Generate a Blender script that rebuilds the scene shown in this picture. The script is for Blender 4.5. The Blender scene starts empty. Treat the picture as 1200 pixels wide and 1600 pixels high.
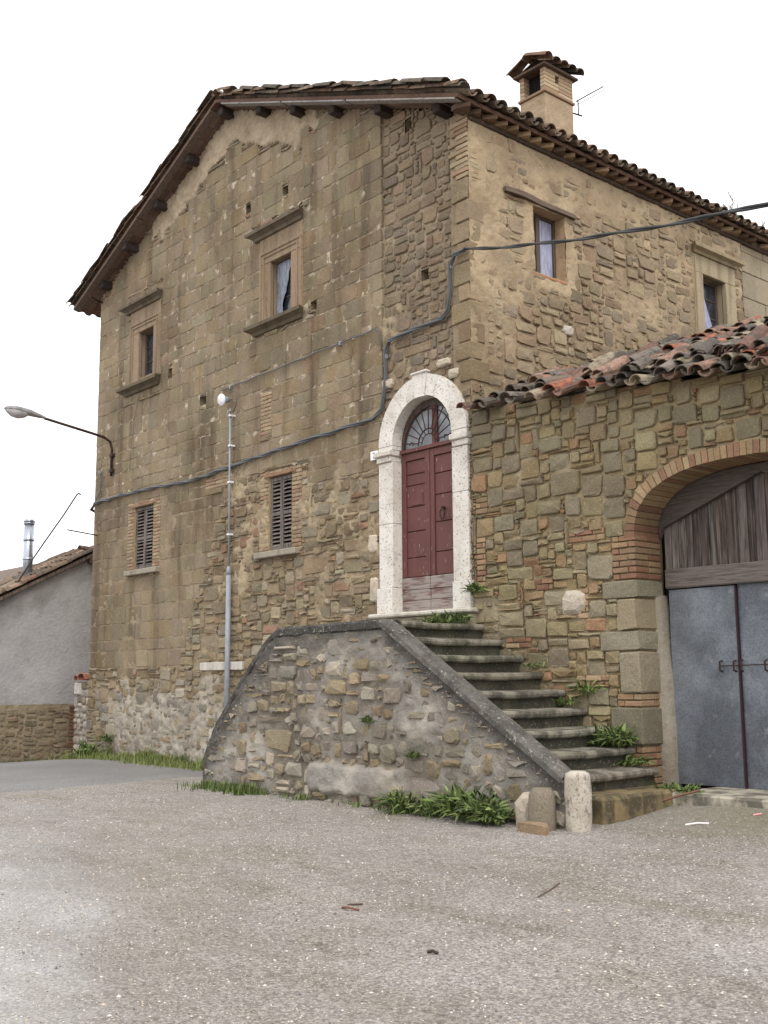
import bpy, math, random
import numpy as np
from mathutils import Vector, Matrix, noise as mn

sc = bpy.context.scene
R = math.radians
# ------------------------------------------------------------------ camera
CAM = Vector((9.4988, -9.6564, 1.6))
CR = Vector((0.65248439, 0.75777241, -0.00671548))
CU = Vector((0.11806693, -0.09290067, 0.98865043))
CF = Vector((-0.74854814, 0.64587184, 0.15008409))
cd = bpy.data.cameras.new('camera'); cam = bpy.data.objects.new('camera', cd)
sc.collection.objects.link(cam)
cam.matrix_world = Matrix(((CR.x, CU.x, -CF.x, CAM.x), (CR.y, CU.y, -CF.y, CAM.y), (CR.z, CU.z, -CF.z, CAM.z), (0, 0, 0, 1)))
cd.sensor_fit = 'VERTICAL'; cd.sensor_height = 36; cd.sensor_width = 27; cd.lens = 38.84
cd.clip_end = 1500
sc.camera = cam
# ------------------------------------------------------------------ overcast sky and weak soft sun
SUN_EL, SUN_AZ = R(52), R(118)          # azimuth measured from +Y towards +X
w = bpy.data.worlds.new('World'); sc.world = w; w.use_nodes = True
nt = w.node_tree; bg = nt.nodes['Background']
sky = nt.nodes.new('ShaderNodeTexSky'); sky.sky_type = 'NISHITA'; sky.sun_disc = False
sky.sun_elevation = SUN_EL; sky.sun_rotation = SUN_AZ; sky.dust_density = 4
mx = nt.nodes.new('ShaderNodeMix'); mx.data_type = 'RGBA'
mx.inputs[0].default_value = 0.93
nt.links.new(sky.outputs[0], mx.inputs[6])
mx.inputs[7].default_value = (11.3, 11.4, 11.6, 1)      # the white cloud layer
nt.links.new(mx.outputs[2], bg.inputs[0]); bg.inputs[1].default_value = 0.115
sl = bpy.data.lights.new('sun', 'SUN'); so = bpy.data.objects.new('sun', sl); sc.collection.objects.link(so)
sl.energy = 1.2; sl.angle = R(25); sl.color = (1, .97, .92)
sd = Vector((math.sin(SUN_AZ) * math.cos(SUN_EL), math.cos(SUN_AZ) * math.cos(SUN_EL), math.sin(SUN_EL)))
so.rotation_euler = sd.to_track_quat('Z', 'Y').to_euler(); so.location = (20, -20, 30)
vs = sc.view_settings; vs.view_transform = 'Standard'; vs.look = 'None'; vs.gamma = 1; vs.exposure = 0.50
vs.use_curve_mapping = False

# ------------------------------------------------------------------ helpers
rng = random.Random(7)
U = rng.uniform
def lin(c): return c / 12.92 if c <= .04045 else ((c + .055) / 1.055) ** 2.4
def S(r, g, b): return (lin(r / 255), lin(g / 255), lin(b / 255))
def vary(c, a=.14, h=.03):
    k = U(1 - a, 1 + a)
    return tuple(max(.004, x * k * U(1 - h, 1 + h)) for x in c)
def grey(c, k=.22):
    l = .3 * c[0] + .55 * c[1] + .15 * c[2]; return tuple(x + (l * m - x) * k for x, m in zip(c, (1.09, .99, .85)))
def pick(p): return vary(grey(rng.choice(p)))
def fbm(x, y, z=0., o=3): return mn.fractal(Vector((x, y, z)), 1.0, 2.0, o)
def sstep(a, b, x):
    t = min(1, max(0, (x - a) / (b - a))); return t * t * (3 - 2 * t)

def rough_up(mb, a=.01):
    mb.v = [(x + U(-a, a), y + U(-a, a), z + U(-a, a) * .6) for x, y, z in mb.v]; return mb
class MB:
    def __init__(s): s.v = []; s.f = []; s.c = []
    def add(s, vs, fs, tint=(.5, .5, .5)):
        b = len(s.v); s.v.extend(vs)
        if isinstance(tint, list): s.c.extend(tint)
        else: s.c.extend([tint] * len(vs))
        s.f.extend([tuple(i + b for i in f) for f in fs]); return s
    def join(s, o):
        b = len(s.v); s.v.extend(o.v); s.c.extend(o.c); s.f.extend([tuple(i + b for i in f) for f in o.f])
    # chamfered box
    def box(s, x0, x1, y0, y1, z0, z1, t=(.5, .5, .5), b=.004):
        b = min(b, abs(x1 - x0) * .3, abs(y1 - y0) * .3, abs(z1 - z0) * .3)
        lo = (x0, y0, z0); hi = (x1, y1, z1); vs = []; ix = {}
        for sx in (0, 1):
            for sy in (0, 1):
                for sz in (0, 1):
                    sg = (sx, sy, sz)
                    for a in range(3):
                        p = [(hi[k] if sg[k] else lo[k]) + (0 if k == a else (-b if sg[k] else b)) for k in range(3)]
                        ix[sg + (a,)] = len(vs); vs.append(tuple(p))
        fs = []
        for a in range(3):
            k, l = [q for q in range(3) if q != a]
            for sa in (0, 1):
                def g(i, j, aa=a):
                    q = [0, 0, 0]; q[a] = sa; q[k] = i; q[l] = j; return ix[tuple(q) + (aa,)]
                fs.append((g(0, 0), g(1, 0), g(1, 1), g(0, 1)))
            for i in (0, 1):
                for j in (0, 1):
                    def e(sa, aa):
                        q = [0, 0, 0]; q[a] = sa; q[k] = i; q[l] = j; return ix[tuple(q) + (aa,)]
                    fs.append((e(0, k), e(1, k), e(1, l), e(0, l)))
        for sx in (0, 1):
            for sy in (0, 1):
                for sz in (0, 1): fs.append(tuple(ix[(sx, sy, sz, a)] for a in range(3)))
        s.add(vs, orient(vs, fs), t); return s
    def tube(s, pts, r, n=6, t=(.5, .5, .5)):
        pts = [Vector(p) for p in pts]; rs = r if isinstance(r, (list, tuple)) else [r] * len(pts)
        vs = []; fs = []; prev = None
        for i, p in enumerate(pts):
            d = (pts[min(i + 1, len(pts) - 1)] - pts[max(i - 1, 0)]).normalized()
            if prev is None: prev = d.orthogonal().normalized()
            a = (prev - d * prev.dot(d)).normalized(); prev = a; bb = d.cross(a)
            for k in range(n):
                q = 2 * math.pi * k / n; vs.append(tuple(p + (a * math.cos(q) + bb * math.sin(q)) * rs[i]))
        for i in range(len(pts) - 1):
            for k in range(n):
                k2 = (k + 1) % n; fs.append((i * n + k, i * n + k2, (i + 1) * n + k2, (i + 1) * n + k))
        fs.append(tuple(range(n))[::-1]); fs.append(tuple(range((len(pts) - 1) * n, len(pts) * n)))
        s.add(vs, fs, t); return s
    # polygon poly [(u,v)] extruded along axis dir from frame fn(u,v,n)
    def prism(s, poly, fn, n0, n1, t=(.5, .5, .5)):
        k = len(poly); vs = [fn(u, v, n0) for u, v in poly] + [fn(u, v, n1) for u, v in poly]
        fs = [(i, (i + 1) % k, k + (i + 1) % k, k + i) for i in range(k)] + [tuple(range(k))[::-1], tuple(range(k, 2 * k))]
        s.add(vs, fs, t); return s
def orient(vs, fs):
    c = Vector((0, 0, 0))
    for v in vs: c += Vector(v)
    c /= len(vs); out = []
    for f in fs:
        p = [Vector(vs[i]) for i in f]
        n = (p[1] - p[0]).cross(p[2] - p[0]); m = sum(p, Vector()) / len(p)
        out.append(tuple(f) if n.dot(m - c) >= 0 else tuple(f)[::-1])
    return out

WL = {}
def mesh_of(name, mb, mat, loc=(0, 0, 0), smooth=False):
    m = bpy.data.meshes.new(name)
    v = np.array(mb.v, dtype=np.float32) - np.array(loc, dtype=np.float32)
    m.from_pydata(v.tolist(), [], mb.f)
    at = m.color_attributes.new('tint', 'FLOAT_COLOR', 'POINT')
    c = np.ones((len(mb.v), 4), dtype=np.float32); c[:, :3] = np.array(mb.c, dtype=np.float32)
    at.data.foreach_set('color', c.ravel())
    if smooth: m.polygons.foreach_set('use_smooth', [True] * len(m.polygons))
    if mat: m.materials.append(mat)
    m.update(); return m
def link(o, parent, loc):
    sc.collection.objects.link(o); loc = Vector(loc); WL[o.name] = loc
    if parent is not None: o.parent = parent; o.location = loc - WL[parent.name]
    else: o.location = loc
    return o
def obj(name, mb, mat, parent=None, loc=None, smooth=False, kind=None, label=None):
    if loc is None:
        a = np.array(mb.v); lo = a.min(0); hi = a.max(0); loc = ((lo[0] + hi[0]) / 2, (lo[1] + hi[1]) / 2, lo[2])
    o = bpy.data.objects.new(name, mesh_of(name, mb, mat, loc, smooth)); link(o, parent, loc)
    if kind: o['kind'] = kind
    if label: o['label'] = label
    return o
def inst(name, mesh, parent, loc, mat3=None):
    o = bpy.data.objects.new(name, mesh); link(o, parent, loc)
    if mat3 is not None: o.rotation_euler = mat3.to_euler()
    return o
def thing(name, label, cat, loc, group=None):
    o = bpy.data.objects.new(name, None); o.empty_display_size = .2; link(o, None, loc); tag(o, label, cat, group); return o
def tag(o, label, cat, group=None):
    o['label'] = label; o['category'] = cat
    if group: o['group'] = group
    return o

# ------------------------------------------------------------------ materials
MATS = {}
def mk(name, col=None, rough=.9, layers=(), bumps=(), metal=0., spec=.25, rand=0., rlayer=None, trans=0.):
    m = bpy.data.materials.new(name); m.use_nodes = True; n = m.node_tree; N = n.nodes; L = n.links
    p = N['Principled BSDF']; p.inputs['Roughness'].default_value = rough; p.inputs['Metallic'].default_value = metal
    p.inputs['Specular IOR Level'].default_value = spec
    geo = N.new('ShaderNodeNewGeometry')
    def nz(scale, st=(1, 1, 1), det=4, vor=False):
        mp = N.new('ShaderNodeMapping'); mp.inputs['Scale'].default_value = st
        L.new(geo.outputs['Position'], mp.inputs[0])
        t = N.new('ShaderNodeTexVoronoi' if vor else 'ShaderNodeTexNoise'); t.inputs['Scale'].default_value = scale
        if not vor: t.inputs['Detail'].default_value = det; t.inputs['Roughness'].default_value = .62
        L.new(mp.outputs[0], t.inputs['Vector'])
        return t.outputs['Distance'] if vor else t.outputs[0]
    def ramp(src, lo, hi, a=0., b=1.):
        r = N.new('ShaderNodeMapRange'); r.inputs[1].default_value = lo; r.inputs[2].default_value = hi
        r.inputs[3].default_value = a; r.inputs[4].default_value = b; L.new(src, r.inputs[0]); return r.outputs[0]
    if col is None:
        a = N.new('ShaderNodeAttribute'); a.attribute_name = 'tint'; cur = a.outputs['Color']
    else:
        a = N.new('ShaderNodeRGB'); a.outputs[0].default_value = (*col, 1); cur = a.outputs[0]
    for ly in layers:   # (mode, scale, stretch, lo, hi, amount, colour[, voronoi])
        mode, scale, st, lo, hi, amt, c2 = ly[:7]
        f = ramp(nz(scale, st, vor=len(ly) > 7), lo, hi, 0, amt)
        x = N.new('ShaderNodeMix'); x.data_type = 'RGBA'; x.blend_type = mode
        L.new(f, x.inputs[0]); L.new(cur, x.inputs[6]); x.inputs[7].default_value = (*c2, 1); cur = x.outputs[2]
    if rand:
        oi = N.new('ShaderNodeObjectInfo'); f = ramp(oi.outputs['Random'], 0, 1, 1 - rand, 1 + rand)
        h = N.new('ShaderNodeHueSaturation'); L.new(f, h.inputs['Value']); L.new(cur, h.inputs['Color']); cur = h.outputs[0]
    L.new(cur, p.inputs['Base Color'])
    prev = None
    for scale, dist, stg in bumps:
        b = N.new('ShaderNodeBump'); b.inputs['Strength'].default_value = stg; b.inputs['Distance'].default_value = dist
        L.new(nz(scale, det=5), b.inputs['Height'])
        if prev: L.new(prev, b.inputs['Normal'])
        prev = b.outputs[0]
    if prev: L.new(prev, p.inputs['Normal'])
    if rlayer: L.new(ramp(nz(*rlayer[:2]), rlayer[2], rlayer[3], rlayer[4], rlayer[5]), p.inputs['Roughness'])
    if trans:
        p.inputs['Transmission Weight'].default_value = trans
    m['nodes_cur'] = 1
    MATS[name] = m; return m
I3 = (1, 1, 1); VST = (2.6, 2.6, .3)
M_stone = mk('weathered_stone', None, .92, [
    ('MULTIPLY', .55, I3, .40, .66, .55, S(150, 140, 132)), ('MULTIPLY', 1.0, VST, .50, .72, .65, S(128, 112, 98)),
    ('MIX', 7, I3, .60, .78, .35, S(96, 84, 68)), ('MIX', 30, I3, .58, .75, .30, S(176, 160, 132)), ('MULTIPLY', 70, I3, .40, .66, .40, S(140, 132, 124))],
    [(16, .012, .6), (75, .004, .6)])
M_rub = mk('rough_rubble', None, .93, [
    ('MULTIPLY', .7, I3, .42, .66, .45, S(150, 140, 130)),
    ('MIX', 9, I3, .58, .76, .40, S(92, 84, 70)), ('MIX', 26, I3, .58, .74, .35, S(186, 172, 146)), ('MULTIPLY', 70, I3, .40, .64, .45, S(132, 124, 116))],
    [(11, .022, .7), (60, .006, .7)])
M_mort = mk('lime_mortar', None, .96, [
    ('MULTIPLY', 1.1, I3, .40, .66, .5, S(150, 138, 124)), ('MIX', 14, I3, .56, .72, .45, S(104, 90, 72)), ('MIX', 38, I3, .58, .70, .4, S(196, 184, 164))],
    [(9, .03, .8), (45, .012, .8)])
M_brick = mk('fired_brick', None, .9, [('MIX', 18, I3, .54, .75, .45, S(150, 128, 98)), ('MULTIPLY', 60, I3, .4, .65, .4, S(130, 120, 110)), ('MULTIPLY', .9, I3, .42, .62, .4, S(140, 128, 116))],
    [(40, .006, .6)])
M_tile = mk('old_roof_tile', None, .88, [('MIX', 9, I3, .47, .61, .72, S(72, 69, 61)), ('MIX', 22, I3, .60, .70, .55, S(150, 148, 132)), ('MULTIPLY', 60, I3, .4, .65, .4, S(120, 112, 104))],
    [(30, .006, .6)], rand=.22)
M_wood = mk('weathered_wood', None, .85, [('MIX', 3, (9, 9, .6), .44, .62, .8, S(46, 38, 34)), ('MIX', 6, (12, 12, .4), .54, .68, .6, S(146, 138, 132)), ('MIX', 2, (4, 4, .8), .60, .72, .4, S(84, 62, 50))], [(30, .004, .6)], rand=.2)
M_woodh = mk('weathered_wood_horizontal', None, .85, [('MIX', 5, (.8, 6, 14), .44, .66, .65, S(52, 45, 41)), ('MIX', 9, (.6, 6, 20), .55, .7, .5, S(140, 131, 124))], [(30, .004, .6)], rand=.15)
M_woody = mk('weathered_wood_lintel', None, .85, [('MIX', 5, (6, .8, 14), .44, .66, .65, S(58, 48, 42)), ('MIX', 9, (6, .6, 20), .55, .7, .5, S(130, 116, 104))], [(30, .004, .6)])
M_beam = mk('dark_beam', None, .9, [('MIX', 7, I3, .45, .7, .6, S(40, 32, 28))], [(30, .005, .6)])
M_trav = mk('travertine', S(216, 211, 203), .75, [('MULTIPLY', 1.6, I3, .42, .68, .6, S(206, 197, 185)), ('MIX', 34, (1, 1, 1.6), .595, .635, .85, S(112, 92, 80)), ('MULTIPLY', 9, I3, .5, .75, .4, S(190, 178, 165))], [(40, .006, .7)])
M_moul = mk('sandstone_moulding', None, .9, [('MULTIPLY', 2.2, VST, .45, .7, .5, S(140, 124, 108)), ('MIX', 16, I3, .58, .75, .5, S(84, 78, 66)), ('MULTIPLY', 60, I3, .4, .65, .35, S(130, 124, 116))], [(30, .006, .6)])
M_dpaint = mk('faded_red_paint', S(100, 62, 58), .62, [('MIX', 3, VST, .48, .75, .35, S(114, 76, 70)), ('MIX', 12, (4, 4, .7), .655, .68, .8, S(164, 150, 144)), ('MULTIPLY', 2, I3, .4, .65, .3, S(190, 180, 180))], [(50, .003, .5)], spec=.3)
M_dworn = mk('bare_door_wood', S(150, 140, 134), .85, [('MIX', 5, (.6, .6, 3), .50, .62, .8, S(104, 66, 60)), ('MIX', 30, (.12, .12, 3), .50, .62, .75, S(92, 80, 76))], [(40, .004, .6)])
M_iron = mk('rusty_iron', S(58, 42, 38), .7, [('MIX', 20, I3, .5, .7, .6, S(96, 52, 38))], [(60, .002, .5)], metal=.2)
M_zinc = mk('galvanised_sheet', S(132, 137, 144), .55, [('MIX', 26, I3, .44, .6, .6, S(136, 142, 149)), ('MIX', 60, I3, .46, .62, .5, S(82, 87, 94)), ('MULTIPLY', 1.1, I3, .40, .62, .7, S(150, 151, 154)), ('MIX', 7, I3, .62, .7, .35, S(158, 160, 160)), ('MIX', 5, (1, 1, .3), .66, .8, .4, S(170, 172, 172))], [(3, .02, .35), (30, .003, .3)], metal=.35, spec=.4)
M_glass = mk('dusty_glass', S(40, 44, 52), .18, [('MIX', 8, I3, .45, .7, .5, S(92, 94, 102))], spec=.5)
M_mglass = mk('milky_fanlight_glass', S(160, 164, 168), .3, [('MULTIPLY', 4, I3, .4, .66, .6, S(140, 146, 156))], spec=.5)
M_curt = mk('thin_curtain', S(168, 170, 190), .8, [('MULTIPLY', 9, (3, 3, .5), .4, .65, .6, S(150, 150, 176))])
M_plast = mk('dirty_plastic_sheet', S(132, 138, 150), .4, [('MULTIPLY', 9, (3, 3, .7), .4, .62, .7, S(130, 134, 148)), ('MIX', 30, I3, .6, .7, .5, S(186, 190, 198))], spec=.4)
M_frame = mk('brown_window_frame', S(74, 62, 54), .6, [('MIX', 6, VST, .45, .7, .5, S(104, 92, 82))], [(50, .002, .5)])
M_cap = mk('black_lichened_cement', None, .92, [('MULTIPLY', 5, I3, .42, .62, .5, S(120, 116, 112)), ('MIX', 26, I3, .60, .66, .7, S(170, 162, 152)), ('MIX', 50, I3, .60, .66, .5, S(150, 144, 134))], [(12, .02, .7), (60, .006, .7)])
M_step = mk('mossy_step_stone', None, .9, [('MIX', 5, (1, 1, .6), .42, .58, .75, S(54, 51, 44)), ('MIX', 3.2, I3, .56, .72, .5, S(78, 84, 52)), ('MIX', 40, I3, .58, .68, .5, S(150, 144, 132))], [(14, .014, .7), (60, .005, .6)])
M_newel = mk('whitewashed_worn_stone', S(186, 178, 165), .9, [('MULTIPLY', 4, I3, .4, .65, .5, S(190, 178, 160)), ('MIX', 22, (1, 1, .6), .56, .64, .75, S(104, 96, 84)), ('MIX', 60, I3, .58, .64, .6, S(84, 78, 70))], [(16, .02, .8), (60, .006, .8)])
M_stucco = mk('grey_stucco', None, .95, [('MULTIPLY', .8, I3, .42, .65, .35, S(186, 184, 184)), ('MULTIPLY', 5, I3, .5, .72, .3, S(196, 194, 194))], [(14, .03, .7), (50, .01, .6)])
M_pipe = mk('grey_painted_pipe', S(142, 146, 152), .5, [('MULTIPLY', 6, I3, .45, .7, .4, S(170, 165, 160))], spec=.4)
M_cable = mk('grey_cable', S(92, 94, 96), .6)
M_dcable = mk('dark_cable', S(58, 58, 58), .6)
M_white = mk('white_enamel', S(226, 226, 230), .4, [('MULTIPLY', 12, I3, .5, .7, .4, S(190, 190, 192))], spec=.4)
M_blackp = mk('black_print', S(24, 24, 26), .6)
M_steel = mk('stainless_flue', S(176, 180, 190), .3, [('MULTIPLY', 8, (1, 1, .3), .4, .7, .5, S(150, 150, 160))], metal=.8, spec=.5)
M_lglass = mk('lamp_bowl', S(190, 186, 190), .15, [('MULTIPLY', 7, I3, .45, .7, .5, S(150, 146, 146))], spec=.6)
M_lhead = mk('lamp_housing', S(150, 146, 146), .5, [('MULTIPLY', 9, I3, .45, .7, .5, S(140, 132, 126))], spec=.4)
M_leaf = mk('weed_leaf', None, .7, [('MULTIPLY', 20, I3, .4, .65, .4, S(150, 160, 110))], spec=.3)
M_bark = mk('bare_bark', S(118, 106, 100), .9)
M_blue = mk('blue_sticker', S(40, 84, 190), .5)
M_chip = mk('stone_chip', None, .85)
M_shade = mk('interior_shade', S(22, 20, 19), 1.0)  # near-black colour painted in for the shade behind slats, door leaves and openings

# ------------------------------------------------------------------ ground height
def gz(x, y):
    z = .23 * sstep(-9.5, -1.5, y) + .27 * math.exp(-((x - 4.2) / 2.4) ** 2 - ((y - .6) / 1.7) ** 2)
    z -= .36 * sstep(-9.2, -13.0, x) if x < -9.2 else 0
    return z
def ground_material():
    m = mk('rough_gravelly_asphalt', S(160, 153, 147), .9, [
        ('MULTIPLY', .32, I3, .38, .64, .30, S(190, 184, 174)), ('MIX', .8, (.7, 2.2, 1), .52, .70, .55, S(128, 115, 96)),
        ('MIX', 2.6, (.6, 2.0, 1), .60, .70, .55, S(112, 100, 84)), ('MIX', .45, I3, .54, .66, .4, S(176, 172, 168)), ('MULTIPLY', 9, I3, .40, .62, .35, S(176, 168, 158)),
        ('MULTIPLY', 42, I3, .42, .58, .6, S(128, 122, 116)), ('MIX', 60, I3, .565, .62, .6, S(204, 198, 188)),
        ('MIX', 90, I3, .58, .63, .6, S(92, 86, 80))], [(2.2, .03, .4), (28, .014, .9), (80, .008, .9)])
    n = m.node_tree; N = n.nodes; L = n.links; p = N['Principled BSDF']
    geo = N.new('ShaderNodeNewGeometry')
    # damp, smoother area where water has run across the yard
    sub = N.new('ShaderNodeVectorMath'); sub.operation = 'SUBTRACT'; sub.inputs[1].default_value = (.2, -7.4, 0)
    L.new(geo.outputs['Position'], sub.inputs[0])
    sca = N.new('ShaderNodeVectorMath'); sca.operation = 'MULTIPLY'; sca.inputs[1].default_value = (.12, .24, 0)
    L.new(sub.outputs[0], sca.inputs[0])
    ln = N.new('ShaderNodeVectorMath'); ln.operation = 'LENGTH'; L.new(sca.outputs[0], ln.inputs[0])
    tn = N.new('ShaderNodeTexNoise'); tn.inputs['Scale'].default_value = 1.3; tn.inputs['Detail'].default_value = 5
    mp = N.new('ShaderNodeMapping'); mp.inputs['Scale'].default_value = (.6, 1.6, 1); L.new(geo.outputs['Position'], mp.inputs[0]); L.new(mp.outputs[0], tn.inputs['Vector'])
    ad = N.new('ShaderNodeMath'); ad.operation = 'MULTIPLY_ADD'; ad.inputs[1].default_value = 1.6; L.new(tn.outputs[0], ad.inputs[0]); L.new(ln.outputs['Value'], ad.inputs[2])
    mr = N.new('ShaderNodeMapRange'); mr.inputs[1].default_value = 1.25; mr.inputs[2].default_value = 1.95; mr.inputs[3].default_value = .26; mr.inputs[4].default_value = .85
    p.inputs['Specular IOR Level'].default_value = .5
    L.new(ad.outputs[0], mr.inputs[0]); L.new(mr.outputs[0], p.inputs['Roughness'])
    cw = N.new('ShaderNodeMapRange'); cw.inputs[1].default_value = 1.15; cw.inputs[2].default_value = 1.85; cw.inputs[3].default_value = .75; cw.inputs[4].default_value = 0   # film of water
    L.new(ad.outputs[0], cw.inputs[0]); L.new(cw.outputs[0], p.inputs['Coat Weight']); p.inputs['Coat Roughness'].default_value = .22; p.inputs['Coat IOR'].default_value = 1.33
    # thin moss by the garage threshold
    b = p.inputs['Base Color'].links[0].from_socket
    s2 = N.new('ShaderNodeVectorMath'); s2.operation = 'SUBTRACT'; s2.inputs[1].default_value = (3.9, -.5, 0); L.new(geo.outputs['Position'], s2.inputs[0])
    c2 = N.new('ShaderNodeVectorMath'); c2.operation = 'MULTIPLY'; c2.inputs[1].default_value = (.55, .8, 0); L.new(s2.outputs[0], c2.inputs[0])
    l2 = N.new('ShaderNodeVectorMath'); l2.operation = 'LENGTH'; L.new(c2.outputs[0], l2.inputs[0])
    a2 = N.new('ShaderNodeMath'); a2.operation = 'MULTIPLY_ADD'; a2.inputs[1].default_value = 1.2; L.new(tn.outputs[0], a2.inputs[0]); L.new(l2.outputs['Value'], a2.inputs[2])
    r2 = N.new('ShaderNodeMapRange'); r2.inputs[1].default_value = .9; r2.inputs[2].default_value = 1.7; r2.inputs[3].default_value = .55; r2.inputs[4].default_value = 0
    L.new(a2.outputs[0], r2.inputs[0])
    x = N.new('ShaderNodeMix'); x.data_type = 'RGBA'; L.new(r2.outputs[0], x.inputs[0]); L.new(b, x.inputs[6]); x.inputs[7].default_value = (*S(112, 106, 78), 1)
    L.new(x.outputs[2], p.inputs['Base Color'])
    return m
M_ground = ground_material()
M_road = mk('old_dark_asphalt', S(138, 135, 133), .7, [('MULTIPLY', .6, I3, .4, .65, .4, S(190, 188, 186)), ('MIX', 70, I3, .58, .66, .5, S(150, 148, 146)), ('MULTIPLY', 50, I3, .42, .6, .5, S(130, 130, 130))], [(35, .01, .7), (100, .005, .7)])

def axis(lo, hi, step, far):
    a = list(np.arange(lo, hi + step / 2, step)); d = step; x = hi; up = []
    while x < far: d *= 1.5; x += d; up.append(x)
    d = step; x = lo; dn = []
    while x > -far: d *= 1.5; x -= d; dn.append(x)
    return dn[::-1] + a + up
gx = axis(-15, 13, .2, 400); gy = axis(-14, 4, .2, 400)
g = MB(); vs_ = []
for y in gy:
    for x in gx:
        near = 1 if (-15 <= x <= 13 and -14 <= y <= 4) else 0
        vs_.append((x, y, gz(x, y) + near * (.022 * fbm(x * .55, y * .8) + .006 * fbm(x * 2.6, y * 2.6, 3))))
nx = len(gx)
g.add(vs_, [(j * nx + i, j * nx + i + 1, (j + 1) * nx + i + 1, (j + 1) * nx + i) for j in range(len(gy) - 1) for i in range(nx - 1)])
o = obj('ground', g, M_ground, None, (0, 0, 0), True, 'structure')
# road: dark asphalt sheet west of the yard
g = MB(); vs_ = []; ys = np.arange(-30, -.45, .25); xs_n = 60
for y in ys:
    e = -4.75 + .28 * fbm(0, y * .9, 5) + .1 * fbm(2, y * 4, 5)
    for i in range(xs_n):
        t = i / (xs_n - 1); x = e - 26 * t ** 1.5
        near = 1 if (x > -15 and y > -14) else 0
        n0 = near * (.022 * fbm(x * .55, y * .8) + .006 * fbm(x * 2.6, y * 2.6, 3))
        vs_.append((x, y, gz(x, y) + n0 + (.012 if i else -.012)))
g.add(vs_, [(j * xs_n + i, (j + 1) * xs_n + i, (j + 1) * xs_n + i + 1, j * xs_n + i + 1)[::-1] for j in range(len(ys) - 1) for i in range(xs_n - 1)])
obj('road', g, M_road, None, (0, 0, 0), True, 'structure')

# ------------------------------------------------------------------ masonry engine
CELL = .05
def FA(u, v, n): return (u, -n, v)          # front frame (faces -Y)
def FB(u, v, n): return (n, u, v)           # side frame (faces +X)
def seen(p):
    d = Vector(p) - CAM; z = d.dot(CF)
    if z < .5: return 0
    if abs(d.dot(CR) / z) > .36 or abs(d.dot(CU) / z) > .475: return 0
    return 1 / (z * z)
class Grid:
    def __init__(s, u0, u1, v0, v1, cell=CELL):
        s.c = cell; s.u0 = u0; s.v0 = v0; s.nu = round((u1 - u0) / cell); s.nv = round((v1 - v0) / cell)
        s.free = np.ones((s.nv, s.nu), bool); s.wall = np.ones((s.nv, s.nu), bool)
        s.uc = u0 + (np.arange(s.nu) + .5) * cell; s.vc = v0 + (np.arange(s.nv) + .5) * cell
    def zone(s, fn): return np.array([[bool(fn(u, v)) for u in s.uc] for v in s.vc])
    def block(s, z): s.free &= ~z
    def hole(s, z): s.wall &= ~z; s.free &= ~z
    def rect(s, u0, u1, v0, v1):
        z = np.zeros((s.nv, s.nu), bool); r = lambda a, b: max(0, round((a - b) / s.c))
        z[r(v0, s.v0):r(v1, s.v0), r(u0, s.u0):r(u1, s.u0)] = True; return z
    def out(s, i, j, w, h): return (s.u0 + i * s.c, s.v0 + j * s.c, s.u0 + (i + w) * s.c, s.v0 + (j + h) * s.c)
    def courses(s, zone, hr, wr):
        res = []; j = 0
        while j < s.nv:
            h = min(rng.randint(*hr), s.nv - j); ok = (s.free & zone)[j:j + h].all(0); i = 0
            while i < s.nu:
                if not ok[i]: i += 1; continue
                e = i
                while e < s.nu and ok[e]: e += 1
                while i < e:
                    w = rng.randint(*wr)
                    if e - i - w < wr[0]: w = e - i if e - i <= wr[1] * 1.3 else (e - i) // 2
                    if w >= 2: res.append(s.out(i, j, w, h)); s.free[j:j + h, i:i + w] = False
                    i += max(w, 1)
            j += h
        return res
    def rubble(s, zone, wr, hr, big=.0):
        res = []; fr = s.free & zone
        for j in range(s.nv):
            for i in range(s.nu):
                if not fr[j, i]: continue
                w = rng.randint(*wr); h = rng.randint(*hr)
                if rng.random() < big: w = int(w * 1.6); h = int(h * 1.6)
                k = 0
                while k < w + 1 and i + k < s.nu and fr[j, i + k]: k += 1
                w = k if k <= w + 1 and k - w < 2 and k <= w + 1 and k < 3 else min(w, k)
                h = max(1, min(h, int(w * .9 + .5))) if rng.random() < .93 else h; hh = 0
                while hh < h and j + hh < s.nv and fr[j + hh, i:i + w].all(): hh += 1
                res.append(s.out(i, j, w, hh)); fr[j:j + hh, i:i + w] = False; s.free[j:j + hh, i:i + w] = False
        return res
    def sheet(s, frame, nfn, cfn, sub=2):
        cc = s.c / sub; mb = MB(); idx = {}; vs = []; cs = []; fs = []
        def vid(i, j):
            k = (i, j)
            if k not in idx:
                u = s.u0 + i * cc; v = s.v0 + j * cc; idx[k] = len(vs); vs.append(frame(u, v, nfn(u, v))); cs.append(cfn(u, v))
            return idx[k]
        for j in range(s.nv * sub):
            for i in range(s.nu * sub):
                if s.wall[j // sub, i // sub]: fs.append((vid(i, j), vid(i + 1, j), vid(i + 1, j + 1), vid(i, j + 1)))
        mb.add(vs, fs, cs); return mb

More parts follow.
